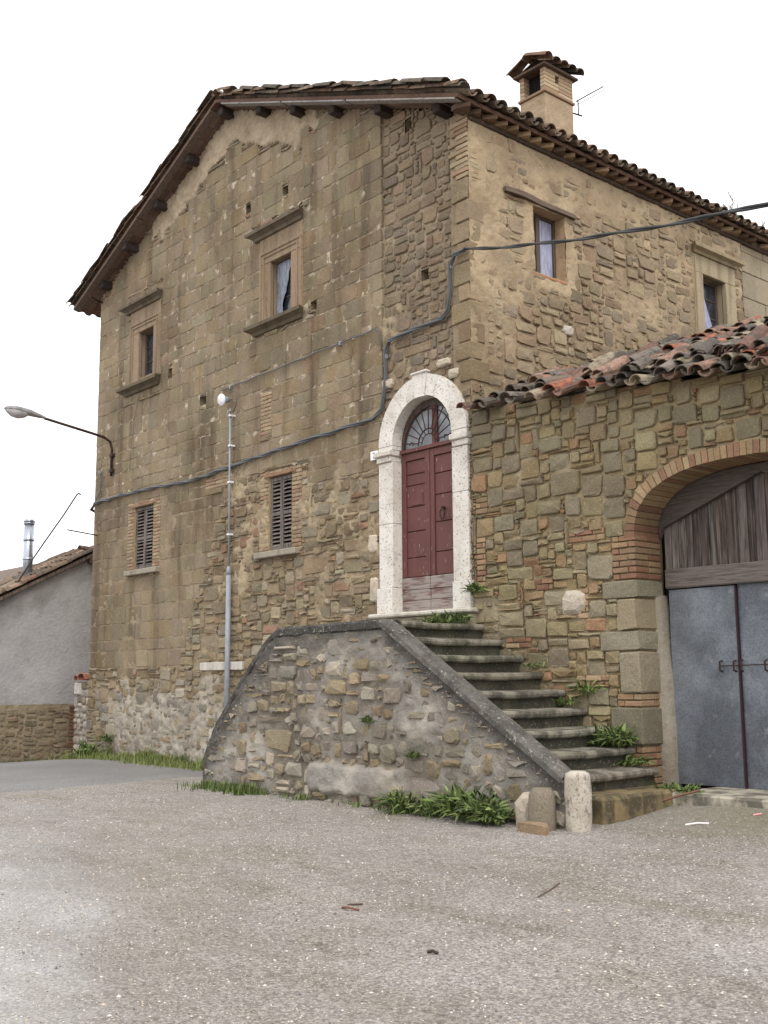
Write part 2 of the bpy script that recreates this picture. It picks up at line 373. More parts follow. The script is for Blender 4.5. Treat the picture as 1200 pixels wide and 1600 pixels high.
def stone(frame, r, tint, gap=.01, front=.012, rnd=.2, jit=.006, bev=.012, dome=.006, off=0., back=.07, tilt=0., irr=0.):
    u0, v0, u1, v1 = r; u0 += gap * .38; v0 += gap / 2; u1 -= gap * .38; v1 -= gap / 2
    a = u1 - u0; b = v1 - v0; m = min(a, b)
    if m < .012: return None
    J = lambda: U(-jit, jit)
    def c(): return m * rnd * U(.4, 1.3)
    c1, c2, c3, c4 = c(), c(), c(), c()
    e = [J() for _ in range(4)]
    q = [(u0 + c1, v0 + e[0]), (u1 - c2, v0 + e[0] + J() * .6), (u1 + e[1], v0 + c2), (u1 + e[1] + J() * .6, v1 - c3),
         (u1 - c3, v1 + e[2]), (u0 + c4, v1 + e[2] + J() * .6), (u0 + e[3], v1 - c4), (u0 + e[3] + J() * .6, v0 + c1)]
    if irr:
        k4 = [(U(0, irr) * m, U(0, irr) * m) for _ in range(4)]     # corner insets: bl, br, tr, tl
        sg = ((0, 1, 1), (1, -1, 1), (1, -1, 1), (2, -1, -1), (2, -1, -1), (3, 1, -1), (3, 1, -1), (0, 1, 1))
        q = [(u + a_ * k4[i][0], v + b_ * k4[i][1]) for (u, v), (i, a_, b_) in zip(q, sg)]
    cu = (u0 + u1) / 2; cv = (v0 + v1) / 2; bev = min(bev, m * .28)
    fu = 1 - 2 * bev / a; fv = 1 - 2 * bev / b; tu = U(-tilt, tilt); tv = U(-tilt, tilt)
    vs = [frame(u, v, off - back) for u, v in q]
    vs += [frame(u, v, off + front - bev * .9 + J() * .5) for u, v in q]
    vs += [frame(cu + (u - cu) * fu, cv + (v - cv) * fv, off + front + J() * .5 + tu * (u - cu) / a * 2 + tv * (v - cv) / b * 2) for u, v in q]
    vs.append(frame(cu + J() * 3, cv + J() * 3, off + front + dome * U(.3, 1.3)))
    fs = []
    for k in range(8):
        l = (k + 1) % 8
        fs += [(k, l, 8 + l, 8 + k), (8 + k, 8 + l, 16 + l, 16 + k), (16 + k, 16 + l, 24)]
    mb = MB().add(vs, fs, tint); p = frame(cu, cv, off)
    mb.score = a * b * seen(p); return mb
def emit(stones, name, parent, mat, limit=300, rest='fill_stones'):
    st = sorted([s for s in stones if s], key=lambda s: -s.score); out = MB(); left = 0
    for k, s in enumerate(st):
        if k < limit and s.score > 0: obj(name, s, mat, parent)
        else: out.join(s); left += 1
    if left: obj(rest, out, mat, parent, kind='stuff')

# palettes -----------------------------------------------------------
P_ASH = [S(149, 132, 102), S(144, 126, 98), S(154, 137, 107), S(142, 125, 100), S(148, 132, 107), S(148, 127, 94), S(150, 130, 101)]
P_RUB = [S(152, 134, 103), S(142, 122, 92), S(158, 142, 113), S(134, 119, 96), S(148, 128, 96), S(146, 135, 113), S(156, 134, 103)]
P_RUBX = P_RUB + P_RUB + [S(158, 122, 94), S(170, 157, 134)]
P_UPR = [S(142, 123, 98), S(135, 116, 93), S(148, 130, 105), S(131, 117, 99), S(144, 121, 97)]
P_SIDE = [S(164, 144, 113), S(155, 135, 106), S(168, 148, 117), S(150, 133, 109), S(158, 134, 104)]
P_ARCH = [S(130, 123, 104), S(134, 127, 109), S(146, 129, 97), S(150, 131, 94), S(124, 117, 100), S(140, 123, 96), S(128, 122, 106), S(148, 134, 104)]
P_ARCHX = P_ARCH + P_ARCH + [S(150, 114, 86), S(160, 142, 110)]
P_BRICK = [S(168, 136, 100), S(162, 124, 92), S(172, 146, 108), S(154, 110, 84), S(166, 136, 102)]
P_PALEB = [S(174, 150, 116), S(166, 140, 108), S(178, 157, 126), S(164, 130, 103)]
P_STAIR = [S(160, 150, 133), S(172, 162, 145), S(150, 132, 102), S(140, 132, 120), S(154, 140, 114), S(146, 138, 125), S(158, 142, 112)]
P_TILE = [S(124, 98, 82), S(112, 95, 82), S(134, 106, 88), S(98, 88, 78), S(130, 113, 97), S(146, 126, 107)]
P_LTILE = [S(150, 92, 72), S(110, 96, 87), S(138, 108, 92), S(98, 89, 82), S(154, 138, 118), S(146, 116, 102), S(116, 106, 97), S(90, 83, 77), S(120, 92, 80), S(104, 96, 88), S(84, 78, 73)]

# =================================================================== HOUSE
XL = -10.35; YB = 9.6
house = thing('stone_house', 'tall brown stone house with gabled tile roof, arched red door and shuttered windows', 'house', (-5.2, 2, .2))
def topA(x): return 11.27 + .43 * (x + 5.6) if x < -5.6 else 11.27 - .41 * (x + 5.6)
GA = Grid(XL, 0, 0, 11.35)
DC = -.89; DS = 4.72; DR = .57; DRO = .85        # door centre, spring height, inner and outer radius
def in_arch(u, v, r): return (abs(u - DC) < r and 2.3 < v <= DS) or (v > DS and math.hypot(u - DC, v - DS) < r)
WIN_A = [(-4.40, -3.85, 7.25, 8.20), (-8.70, -8.15, 7.20, 8.10), (-4.40, -3.80, 3.55, 4.70), (-8.70, -8.00, 3.60, 4.75)]
GA.hole(GA.zone(lambda u, v: v > topA(u) + .02))
GA.hole(GA.zone(lambda u, v: in_arch(u, v, DR + .06)))
for q in WIN_A: GA.hole(GA.rect(*q))
# putlog holes
PUT = [(-5.15, -5.0, 9.25, 9.4), (-4.1, -3.95, 9.2, 9.35), (-1.25, -1.1, 9.15, 9.35), (-6.5, -6.3, 6.25, 6.4), (-7.6, -7.45, 6.95, 7.15), (-.95, -.8, 6.9, 7.05), (-3.35, -3.2, 7.1, 7.25)]
for q in PUT: GA.hole(GA.rect(*q))
GA.block(GA.zone(lambda u, v: in_arch(u, v, DRO + .01)))
for q in ((-4.70, -3.55, 7.2, 8.65), (-9.05, -7.90, 7.1, 8.55), (-4.95, -3.4, 7.05, 7.25), (-9.3, -7.85, 6.95, 7.1), (-4.95, -3.4, 8.65, 8.8), (-9.2, -7.85, 8.55, 8.7)): GA.block(GA.rect(*q))
GA.block(GA.zone(lambda u, v: u > -.30 and v > 5.3))
def ash_bottom(x):
    if x < -7.0: return 1.75 + .12 * math.sin(x * 3)
    if x < -6.2: return 1.75 + (x + 7) / .8 * 1.6
    if x < -5.6: return 3.35 + (x + 6.2) / .6 * 1.3
    if x < -3.4: return 4.85
    return 4.3
gable_strip = lambda u, v: (-8.3 < u < -3.2) and v > topA(u) - (.55 if -8 < u < -3.6 else .3) + .1 * fbm(u * 2, v * 2)
zG = GA.zone(gable_strip)
zAsh = GA.zone(lambda u, v: u < -1.70 and v > ash_bottom(u)) & ~zG
z2 = GA.zone(lambda u, v: u > -1.70 and v > 4.2)
def bricks_in(G, frame, u0, u1, v0, v1, pal, bh=.062, bl=.21, off=.0):
    out = []; v = v0; k = 0
    G.block(G.rect(u0, u1, v0, v1))
    while v < v1 - .02:
        u = u0 - (bl / 2 if k % 2 else 0) * U(.7, 1.1)
        while u < u1 - .03:
            a = max(u, u0); b = min(u + bl * U(.85, 1.1), u1)
            if b - a > .03: out.append(stone(frame, (a, v, b, v + bh), pick(pal), .012, .012 + off, .08, .003, .006, .002, tilt=.002))
            u = b if b > u else u + bl
        v += bh; k += 1
    return out
brickA = []
for (a, b, c_, d) in WIN_A[2:]:
    brickA += bricks_in(GA, FA, a - .25, a, c_ - .05, d + .1, P_PALEB)
    brickA += bricks_in(GA, FA, b, b + .25, c_ - .05, d + .1, P_PALEB)
    brickA += bricks_in(GA, FA, a, b, d, d + .1, P_PALEB, bh=.05)
brickA += bricks_in(GA, FA, -6.25, -5.4, 4.75, 4.9, P_PALEB)
brickA += bricks_in(GA, FA, -4.65, -4.35, 5.4, 6.1, P_PALEB)
# walled-up cellar opening: lintel and blocking
GA.block(GA.rect(-6.25, -5.05, 1.75, 1.9))
ash = GA.courses(zAsh, (4, 6), (4, 9)) + GA.courses(zAsh, (2, 4), (3, 8))
def offA(u, v): return -.045 if (u > -1.71 and v > 5.15) else 0.
stA = [stone(FA, r, vary(grey(rng.choice(P_ASH)), .07, .03), U(.005, .015), U(.003, .008), .10, .009, .006, .003, tilt=.004) for r in ash]
upr = GA.rubble(z2, (2, 7), (2, 5), .08)
stA2 = [stone(FA, r, pick(P_UPR), U(.010, .024), U(.006, .022), .16, .013, .010, .006, off=offA((r[0] + r[2]) / 2, r[1]), tilt=.006, irr=.14) for r in upr]
low = GA.rubble(GA.wall & ~zG, (3, 8), (1, 4), .14)
def plA(u, v):      # lime render left on the wall, 0..1
    p = 0.
    n = fbm(u * .9, v * .9, 3) * .55 + .3 * fbm(u * 2.7, v * 2.7, 8)
    if u < -5.0: p = max(p, sstep(1.75, 1.15, v + n * .8) * sstep(-10.1, -8.9, u + n))
    if -5.6 < u < -3.3: p = max(p, .9 * sstep(.0, .35, n + .1) * sstep(5.2, 4.6, v) * sstep(2.2, 2.8, v))
    if v < 4.6 and u > -6.5: p = max(p, .75 * sstep(.05, .42, n))
    if u > -1.7 and v > 5: p = max(p, .8 * sstep(.12, .4, n))
    if -2.6 < u < -1.7 and 2.3 < v < 3.9: p = max(p, .8 * sstep(-.2, .15, n))
    if gable_strip(u, v): p = max(p, .8)
    return p
stL = []
for r in low:
    cu = (r[0] + r[2]) / 2; cv = (r[1] + r[3]) / 2
    pal = P_RUBX if cv > 1.6 else P_STAIR + P_RUB[:2]
    stL.append(stone(FA, r, pick(pal), U(.010, .026), U(.004, .030), .16, .015, .012, .008, tilt=.010, irr=.13))
def mortn(u, v):
    z = .010 * fbm(u * 5, v * 5, 1)
    p = plA(u, v)
    rough = .009 * fbm(u * 11, v * 11, 2)
    if u < -1.72 and v > ash_bottom(u): base = .0005 + z * .5 + rough * .7
    else: base = -.006 + z + rough + offA(u, v)
    if gable_strip(u, v): base += .022 * fbm(u * 7, v * 7, 21) + .016 * fbm(u * 16, v * 16, 22)
    return base + p * (.026 + 1.3 * z + 1.2 * rough + .012 * fbm(u * 2, v * 2, 5))
C_MA, C_MAU, C_PL, C_PW, C_GB = S(150, 131, 103), S(147, 129, 106), S(172, 153, 120), S(170, 162, 149), S(168, 148, 122)
def mix(a, b, t): return tuple(x + (y - x) * t for x, y in zip(a, b))
C_MA, C_MAU, C_PL, C_PW, C_GB = grey(C_MA), grey(C_MAU), grey(C_PL), C_PW, S(182, 164, 140)
def mortc(u, v):
    c = mix(C_MA, C_MAU, sstep(4, 5, v)); p = plA(u, v)
    if v > 5 and u < -1.7: c = mix(c, S(196, 185, 164), .8 * sstep(.22, .40, fbm(u * 7, v * 7, 17) + .25 * fbm(u * .6, v * .6, 18)))
    pc = C_PW if v < 1.7 else C_PL
    if gable_strip(u, v): pc = C_GB
    return mix(c, pc, p)
front = obj('front_wall', GA.sheet(FA, mortn, mortc), M_mort, house, (-5.2, 0, 0), True)
emit(stA, 'ashlar_block', front, M_stone, 300, 'remaining_ashlar')
emit(stA2 + stL, 'rubble_stone', front, M_rub, 300, 'remaining_rubble')
emit(brickA, 'brick', front, M_brick, 130, 'remaining_bricks')
mb = MB()
for a, b, c_, d in PUT:
    of = offA((a + b) / 2, c_)
    for q in ((a, a, c_, d), (b, b, c_, d)): mb.add([FA(q[0], q[2], of - .03), FA(q[0], q[2], -.3), FA(q[0], q[3], -.3), FA(q[0], q[3], of - .03)], [(0, 1, 2, 3)], C_MA)
    for v in (c_, d): mb.add([FA(a, v, of - .03), FA(b, v, of - .03), FA(b, v, -.3), FA(a, v, -.3)], [(0, 1, 2, 3)], C_MA)
    mb.add([FA(a, c_, -.3), FA(b, c_, -.3), FA(b, d, -.3), FA(a, d, -.3)], [(0, 1, 2, 3)], C_MA)
obj('putlog_holes', mb, M_mort, front, kind='stuff')
mb = MB().box(-6.27, -5.05, -.05, .1, 1.765, 1.895, S(206, 200, 190), .01); obj('cellar_lintel', mb, M_moul, front, label='pale stone lintel of the walled-up cellar opening')

# ---- side wall (faces +X)
GB = Grid(-.0, YB, 4.6, 9.0)
WIN_B = [(1.25, 1.90, 7.05, 8.00), (5.30, 5.95, 7.05, 8.00)]
for q in WIN_B: GB.hole(GB.rect(*q))
GB.block(GB.rect(5.05, 6.25, 6.8, 8.3)); GB.block(GB.rect(4.95, 6.4, 8.3, 8.45)); GB.block(GB.rect(.65, 2.1, 8.0, 8.1)); GB.block(GB.rect(0, .3, 5.3, 9.0))
zr = GB.zone(lambda u, v: u > 6.5)
bl = GB.courses(zr, (6, 9), (8, 16))
sb = GB.rubble(GB.wall, (3, 8), (2, 5), .1)
def plB(u, v):
    n = fbm(u * .9, v * 1.1, 30) * .6 + .3 * fbm(u * 2.6, v * 2.6, 33)
    p = .42 + n * 1.05
    p += .55 * sstep(8.2, 8.7, v) + .5 * sstep(.9, .4, u) * sstep(5.2, 6.4, v)
    p -= .55 * sstep(6.8, 6.2, v)
    for a, b, c_, d in WIN_B[:1]:
        e = max(a - u, u - b, c_ - v, v - d); p += .8 * sstep(.3, .1, e)
    return min(1, max(0, p))
stB = []
for r in sb: stB.append(stone(FB, r, pick(P_SIDE), U(.010, .022), U(.006, .030), .16, .013, .010, .006, tilt=.006, irr=.14))
for r in bl: stB.append(stone(FB, r, pick([S(160, 146, 122), S(152, 140, 120), S(166, 150, 124)]), .008, U(.01, .02), .05, .003, .008, .002))
def nB(u, v): return (-.004 + .010 * fbm(u * 5, v * 5, 40) + .008 * fbm(u * 11, v * 11, 42) + plB(u, v) * (.030 + .012 * fbm(u * 3, v * 3, 41))) if u < 6.5 else -.01
def cB(u, v): return mix(S(150, 132, 106), S(172, 153, 125), plB(u, v))
side = obj('side_wall', GB.sheet(FB, nB, cB), M_mort, house, (0, 4, 0), True)
emit(stB, 'facing_stone', side, M_rub, 260, 'remaining_facing')
# corner quoins: bricks high up, dressed blocks below
z = 5.32; k = 0; q_st = []
while z < 8.92:
    h = U(.19, .33) if z < 7.9 else .068
    h = min(h, 8.95 - z)
    la, lb = (U(.26, .34), U(.16, .22)) if k % 2 else (U(.18, .24), U(.26, .34))
    t = pick([S(150, 130, 98), S(144, 122, 92), S(158, 138, 106)]) if z < 7.9 else pick(P_PALEB)
    m_ = MB().box(-la, .012 + U(0, .012), -.012 - U(0, .012), lb, z + .006, z + h - .006, t, .014 if z < 7.9 else .006)
    obj('quoin', rough_up(m_, .008 if z < 7.9 else .003), M_rub if z < 7.9 else M_brick, front); z += h; k += 1
# quoin backing keeps daylight out of the joints
obj('corner_core', MB().box(-.32, -.012, .012, .32, 4.5, 8.98, C_MA, .004), M_mort, front)
for q in ((-2.02, 3.28, -1.80, 3.56), (-1.98, 2.62, -1.79, 3.0), (-1.72, 5.55, -1.5, 5.68), (-.62, 5.60, -.36, 5.72), (-.42, 5.40, -.2, 5.55)):
    obj('pale_stone', stone(FA, q, S(204, 192, 172), .01, .04 if q[1] < 5 else .02, .2, .012, .02, .012, irr=.12), M_rub, front)
obj('pale_stone', stone(FB, (1.80, 6.28, 2.02, 6.44), S(206, 198, 184), .01, .045, .25, .012, .02, .012, irr=.12), M_rub, side)
# hidden walls close the volume
mb = MB(); mb.add([(XL, 0, 0), (XL, YB, 0), (XL, YB, 9.2), (XL, 0, 9.2)], [(0, 1, 2, 3)], C_MA); obj('rear_side_wall', mb, M_mort, house)
mb = MB(); mb.add([(XL, YB, 0), (0, YB, 0), (0, YB, 8.9), (-5.6, YB, 11.25), (XL, YB, 9.15)], [(0, 1, 2, 3, 4)], C_MA); obj('rear_wall', mb, M_mort, house)
mb = MB(); mb.add([(0, .0, 0), (0, YB, 0), (0, YB, 4.62), (0, 0, 4.62)], [(0, 1, 2, 3)], C_MA); obj('lower_side_wall', mb, M_mort, house)

# ---- windows
def reveal(frame, a, b, c_, d, dep, tint, n0=.0):
    mb = MB()
    for u in (a, b): mb.add([frame(u, c_, n0), frame(u, c_, -dep), frame(u, d, -dep), frame(u, d, n0)], [(0, 1, 2, 3)], tint)
    for v in (c_, d): mb.add([frame(a, v, n0), frame(b, v, n0), frame(b, v, -dep), frame(a, v, -dep)], [(0, 1, 2, 3)], tint)
    return mb
def fbox(frame, u0, u1, v0, v1, n0, n1, t=(.5, .5, .5), b=.004, mb=None):
    p = frame(u0, v0, n0); q = frame(u1, v1, n1); mb = mb or MB()
    return mb.box(min(p[0], q[0]), max(p[0], q[0]), min(p[1], q[1]), max(p[1], q[1]), min(p[2], q[2]), max(p[2], q[2]), t, b)
C_MO = S(150, 131, 108); C_MOD = S(112, 101, 86)
def cornice(name, win, frame, u0, u1, prof, tint, mat):
    # profile [(n, v)], swept along u with small returns
    k = len(prof); mb = MB(); n_max = max(p[0] for p in prof)
    vs = []
    for end, sgn in ((u0, 1), (u1, -1)):
        for n, v in prof: vs.append(frame(end + sgn * (n_max - max(n, 0)) * .9, v, n))
    fs = [(i, (i + 1) % k, k + (i + 1) % k, k + i) for i in range(k)] + [tuple(range(k)), tuple(range(k, 2 * k))]
    mb.add(vs, orient(vs, fs), tint); return obj(name, mb, mat, win)
def wood_window(win, frame, a, b, c_, d, dep, leaf_split=None, curtain=0., mat=None):
    mat = mat or M_frame; n = -dep; fw = .045
    mb = MB()
    fbox(frame, a, a + fw, c_, d, n, n + .05, mb=mb); fbox(frame, b - fw, b, c_, d, n, n + .05, mb=mb)
    fbox(frame, a + fw, b - fw, d - fw, d, n, n + .048, mb=mb); fbox(frame, a + fw, b - fw, c_, c_ + fw, n, n + .048, mb=mb)
    if leaf_split is not None: fbox(frame, leaf_split - .04, leaf_split + .04, c_ + fw, d - fw, n, n + .06, mb=mb)
    h = (d - c_)
    for f in (.36, .68):
        if curtain < .5: fbox(frame, a + fw, b - fw, c_ + h * f - .012, c_ + h * f + .012, n + .005, n + .03, mb=mb)
    obj('frame', mb, mat, win)
    obj('pane', fbox(frame, a + fw * .5, b - fw * .5, c_ + .01, d - .01, n + .008, n + .016, b=.001), M_glass if curtain < .5 else M_curt, win)
# upper carved windows of the front
for i, (a, b, c_, d) in enumerate(WIN_A[:2]):
    su0, su1 = (-4.70, -3.55) if i == 0 else (-9.05, -7.90)
    top = 8.64 if i == 0 else 8.55; bot = 7.22 if i == 0 else 7.1
    win = obj('carved_window', reveal(FA, a + .001, b - .001, c_ + .001, d - .001, .22, C_MO, -.051), M_moul, house)
    win['label'] = 'upper window with moulded stone surround and torn plastic' if i == 0 else 'upper window with moulded stone surround beside the roof corner'
    sp = lambda u0, u1, v0, v1, n: obj('surround_stone', fbox(FA, u0, u1, v0, v1, -.05, n, vary(C_MO, .06), .008), M_moul, win)
    sp(su0, a, bot, d, .022); sp(b, su1, bot, d, .023); sp(su0, su1, d + .001, top, .024)
    if c_ - bot > .02: sp(a, b, bot, c_ - .001, .021)
    for (u0, u1, v0, v1) in ((su0 + .012, su0 + .05, bot + .02, d + .2), (su1 - .05, su1 - .012, bot + .02, d + .2), (su0 + .05, su1 - .05, d + .16, d + .2),
                             (su0 + .11, su0 + .135, bot + .02, d + .12), (su1 - .135, su1 - .11, bot + .02, d + .12), (su0 + .135, su1 - .135, d + .095, d + .12)):
        obj('moulding', fbox(FA, u0, u1, v0, v1, .0, .042 if u1 - u0 < .045 or v1 - v0 < .045 else .036, C_MO, .008), M_moul, win)
    cornice('cornice', win, FA, su0 - .24, su1 + .12, [(-.04, top - .01), (.06, top), (.075, top + .045), (.13, top + .075), (.17, top + .085), (.175, top + .13), (.13, top + .165), (-.04, top + .17)], C_MOD, M_moul)
    cornice('sill', win, FA, su0 - .24, su1 + .12, [(-.04, bot - .17), (.05, bot - .165), (.075, bot - .12), (.13, bot - .09), (.165, bot - .075), (.165, bot - .02), (.12, bot + .0), (-.04, bot + .01)], S(104, 94, 76), M_moul)
    wood_window(win, FA, a, b, c_, d, .17)
    # torn plastic sheet hanging in the opening
    mb = MB(); n_ = 14; vsx = []
    for k in range(n_ + 1):
        t = k / n_; v = d - .03 - t * (d - c_ - .06)
        e = a + .05 + (.30 * (1 - t) ** 1.4 + .10 + .05 * fbm(t * 6, i * 9)) if i == 0 else b - .06 - (.05 + .10 * t + .05 * fbm(t * 7, 3))
        s0 = a + .02 if i == 0 else b - .03
        vsx += [FA(s0, v, -.105 + .008 * math.sin(t * 9)), FA((s0 + e) / 2, v, -.10 + .012 * math.sin(t * 7 + 1)), FA(e, v, -.105 + .008 * math.sin(t * 11))]
    mb.add(vsx, [(3 * k + j, 3 * k + j + 1, 3 * k + j + 4, 3 * k + j + 3) for k in range(n_) for j in range(2)]); obj('plastic_sheet', mb, M_plast, win, smooth=True)
# shuttered windows below
P_SHUT = S(112, 104, 100)
for i, (a, b, c_, d) in enumerate(WIN_A[2:]):
    win = obj('shuttered_window', reveal(FA, a, b, c_, d, .3, S(168, 146, 112), .01), M_mort, house)
    win['label'] = 'window with closed grey louvred shutters beside the conduit' if i == 0 else 'window with closed grey louvred shutters under the street lamp'
    obj('sill', fbox(FA, a - (.28 if i == 0 else .2), b + (.2 if i == 0 else .27), c_ - .10, c_ - .005, -.08, .10, S(158, 150, 134), .012), M_moul, win)
    obj('lintel', fbox(FA, a - .12, b + .12, d + .005, d + .055, -.06, .025, S(150, 120, 96), .006), M_moul, win)
    obj('backing', fbox(FA, a + .005, b - .005, c_ + .005, d - .005, -.12, -.11), M_shade, win)
    mid = (a + b) / 2
    for (u0, u1) in ((a + .012, mid - .004), (mid + .004, b - .012)):
        mb = MB(); t = vary(P_SHUT, .08)
        fbox(FA, u0, u0 + .038, c_ + .012, d - .01, -.06, -.022, t, mb=mb); fbox(FA, u1 - .038, u1, c_ + .012, d - .01, -.06, -.022, t, mb=mb)
        for v in (c_ + .012, c_ + (d - c_) * .5 - .03, d - .068): fbox(FA, u0 + .038, u1 - .038, v, v + .056, -.058, -.024, t, mb=mb)
        obj('shutter_frame', mb, M_wood, win)
        ns = 17
        for k in range(ns):
            v = c_ + .085 + (d - c_ - .17) * k / (ns - 1)
            if abs(v - (c_ + d) / 2) < .03: continue
            poly = [(-.062, v + .018), (-.026, v - .016), (-.022, v - .010), (-.058, v + .024)]
            mb = MB(); vsx = [FA(uu, vv, nn) for uu in (u0 + .036, u1 - .036) for nn, vv in poly]
            fs = [(0, 1, 5, 4), (1, 2, 6, 5), (2, 3, 7, 6), (3, 0, 4, 7), (0, 1, 2, 3), (4, 5, 6, 7)]
            mb.add(vsx, orient(vsx, fs), vary(S(122, 114, 108), .12)); obj('slat', mb, M_wood, win)
# side windows
a, b, c_, d = WIN_B[0]
win = obj('lintel_window', reveal(FB, a, b, c_, d, .24, S(176, 150, 118), .02), M_mort, house); win['label'] = 'side window with rough wooden lintel and pale curtain'
mb = MB(); vsx = []
for k in range(9):
    t = k / 8; u = .66 + 1.44 * t; sag = .02 * math.sin(t * 5); vsx += [FB(u, 8.02 + sag * .5, -.1), FB(u, 8.02 + sag * .5, .075 + .015 * math.sin(t * 9)), FB(u, 8.085 + sag, .075 + .015 * math.sin(t * 9)), FB(u, 8.085 + sag, -.1)]
fs = [(4 * k + j, 4 * k + (j + 1) % 4, 4 * k + 4 + (j + 1) % 4, 4 * k + 4 + j) for k in range(8) for j in range(4)] + [(0, 1, 2, 3), (32, 33, 34, 35)]
mb.add(vsx, orient(vsx, fs), S(104, 88, 76)); obj('lintel', mb, M_woody, win)
wood_window(win, FB, a, b, c_, d, .20, a + .27, 1.0)
obj('sill', fbox(FB, a - .02, b + .02, c_ - .045, c_ - .004, -.2, .03, S(170, 122, 92), .008), M_brick, win)
a, b, c_, d = WIN_B[1]
win = obj('carved_window', reveal(FB, a + .001, b - .001, c_ + .001, d - .001, .24, S(158, 143, 118), -.051), M_moul, house); win['label'] = 'side window with smooth stone surround and small cornice above tiles'
for (u0, u1, v0, v1) in ((5.05, a, 6.8, d), (b, 6.25, 6.8, d), (5.05, 6.25, d + .001, 8.3)): obj('surround_stone', fbox(FB, u0, u1, v0, v1, -.05, .03, vary(S(164, 149, 124), .05), .008), M_moul, win)
obj('moulding', fbox(FB, 5.065, 5.10, 6.8, 8.28, .01, .046, S(158, 142, 112), .006), M_moul, win)
cornice('cornice', win, FB, 4.95, 6.38, [(-.04, 8.29), (.06, 8.30), (.08, 8.34), (.13, 8.36), (.15, 8.37), (.15, 8.42), (.12, 8.45), (-.04, 8.455)], S(150, 136, 108), M_moul)
wood_window(win, FB, a, b, c_, d, .19)
mb = MB(); vsx = []
for k in range(9):
    t = k / 8; v = d - .1 - t * .8; wd = .1 + .36 * t; u0 = a + .05
    vsx += [FB(u0, v, -.135), FB(u0 + wd * .5, v, -.12 + .015 * math.sin(t * 8)), FB(u0 + wd, v, -.13)]
mb.add(vsx, [(3 * k + j, 3 * k + j + 1, 3 * k + j + 4, 3 * k + j + 3) for k in range(8) for j in range(2)]); obj('curtain', mb, M_curt, win, smooth=True)
# brown water stain pipe / seam
obj('seam_crack', MB().tube([FB(6.47 + .02 * math.sin(k * 1.7), 8.85 - k * .1, .012) for k in range(20)], .010, 4, S(104, 66, 50)), M_mort, side)

# ---- front door
DZ = 2.46; DW = .11
surr = obj('door_surround', MB().box(DC - .97, DC + .96, -.17, .2, 2.40, DZ, S(200, 194, 182), .02), M_moul, house, label='white travertine arched door surround')
obj('sill_plinth', MB().box(DC - .93, DC + .92, -.12, .2, 2.2, 2.398, S(150, 140, 122), .015), M_moul, surr)
for sgn in (-1, 1):
    x0 = DC + sgn * DR; x1 = DC + sgn * DRO
    a, b = min(x0, x1), max(x0, x1)
    obj('jamb_stone', MB().box(a - (.03 if sgn < 0 else 0), b + (.03 if sgn > 0 else 0), -.075, .26, DZ + .002, DZ + .34, (.5,) * 3, .008), M_trav, surr)
    zz = [DZ + .344, 3.66 if sgn < 0 else 3.92, 4.50]
    for z0, z1 in zip(zz, zz[1:]): obj('jamb_stone', MB().box(a, b, -.05, .26, z0, z1 - .004, (.5,) * 3, .006), M_trav, surr)
    e0 = (a - .05) if sgn < 0 else a; e1 = b if sgn < 0 else b + .05
    obj('impost', MB().box(e0 + .02, e1 - .02, -.07, .26, 4.502, 4.58, (.5,) * 3, .01), M_trav, surr)
    obj('impost', MB().box(e0, e1, -.105, .26, 4.582, 4.66, (.5,) * 3, .012), M_trav, surr)
    obj('impost', MB().box(a, b, -.05, .26, 4.662, DS - .003, (.5,) * 3, .005), M_trav, surr)
def arc_block(x, z, r0, r1, t0, t1, y0, y1, seg=6):
    vs = []; mb = MB()
    for k in range(seg + 1):
        t = t0 + (t1 - t0) * k / seg; cs, sn = math.cos(t), math.sin(t)
        for r in (r0, r1):
            for y in (y0, y1): vs.append((x + r * cs, y, z + r * sn))
    fs = []
    for k in range(seg):
        b = 4 * k; fs += [(b, b + 4, b + 6, b + 2), (b + 1, b + 3, b + 7, b + 5), (b, b + 1, b + 5, b + 4), (b + 2, b + 6, b + 7, b + 3)]
    fs += [(0, 2, 3, 1), (4 * seg, 4 * seg + 1, 4 * seg + 3, 4 * seg + 2)]
    return mb.add(vs, fs)
gp = .004
for t0, t1 in ((0, R(66)), (R(66), R(81)), (R(100), R(128)), (R(128), R(180))):
    obj('voussoir', arc_block(DC, DS, DR, DRO, t0 + gp, t1 - gp, -.05, .26), M_trav, surr)
obj('keystone', arc_block(DC, DS, DR - .012, DRO + .02, R(81) + gp, R(100) - gp, -.062, .26, 3), M_trav, surr)
obj('keystone_ledge', MB().box(DC - .16, DC + .15, -.085, .0, DS + DRO + .018, DS + DRO + .05, (.5,) * 3, .01), M_trav, surr)
door = obj('front_door', MB().box(DC - DR - .01, DC + DR + .01, .165, .185, DZ, DS - .07, (.2,) * 3, .002), M_shade, house)
door['label'] = 'tall dark red double door with peeling paint'
seamx = DC - .02
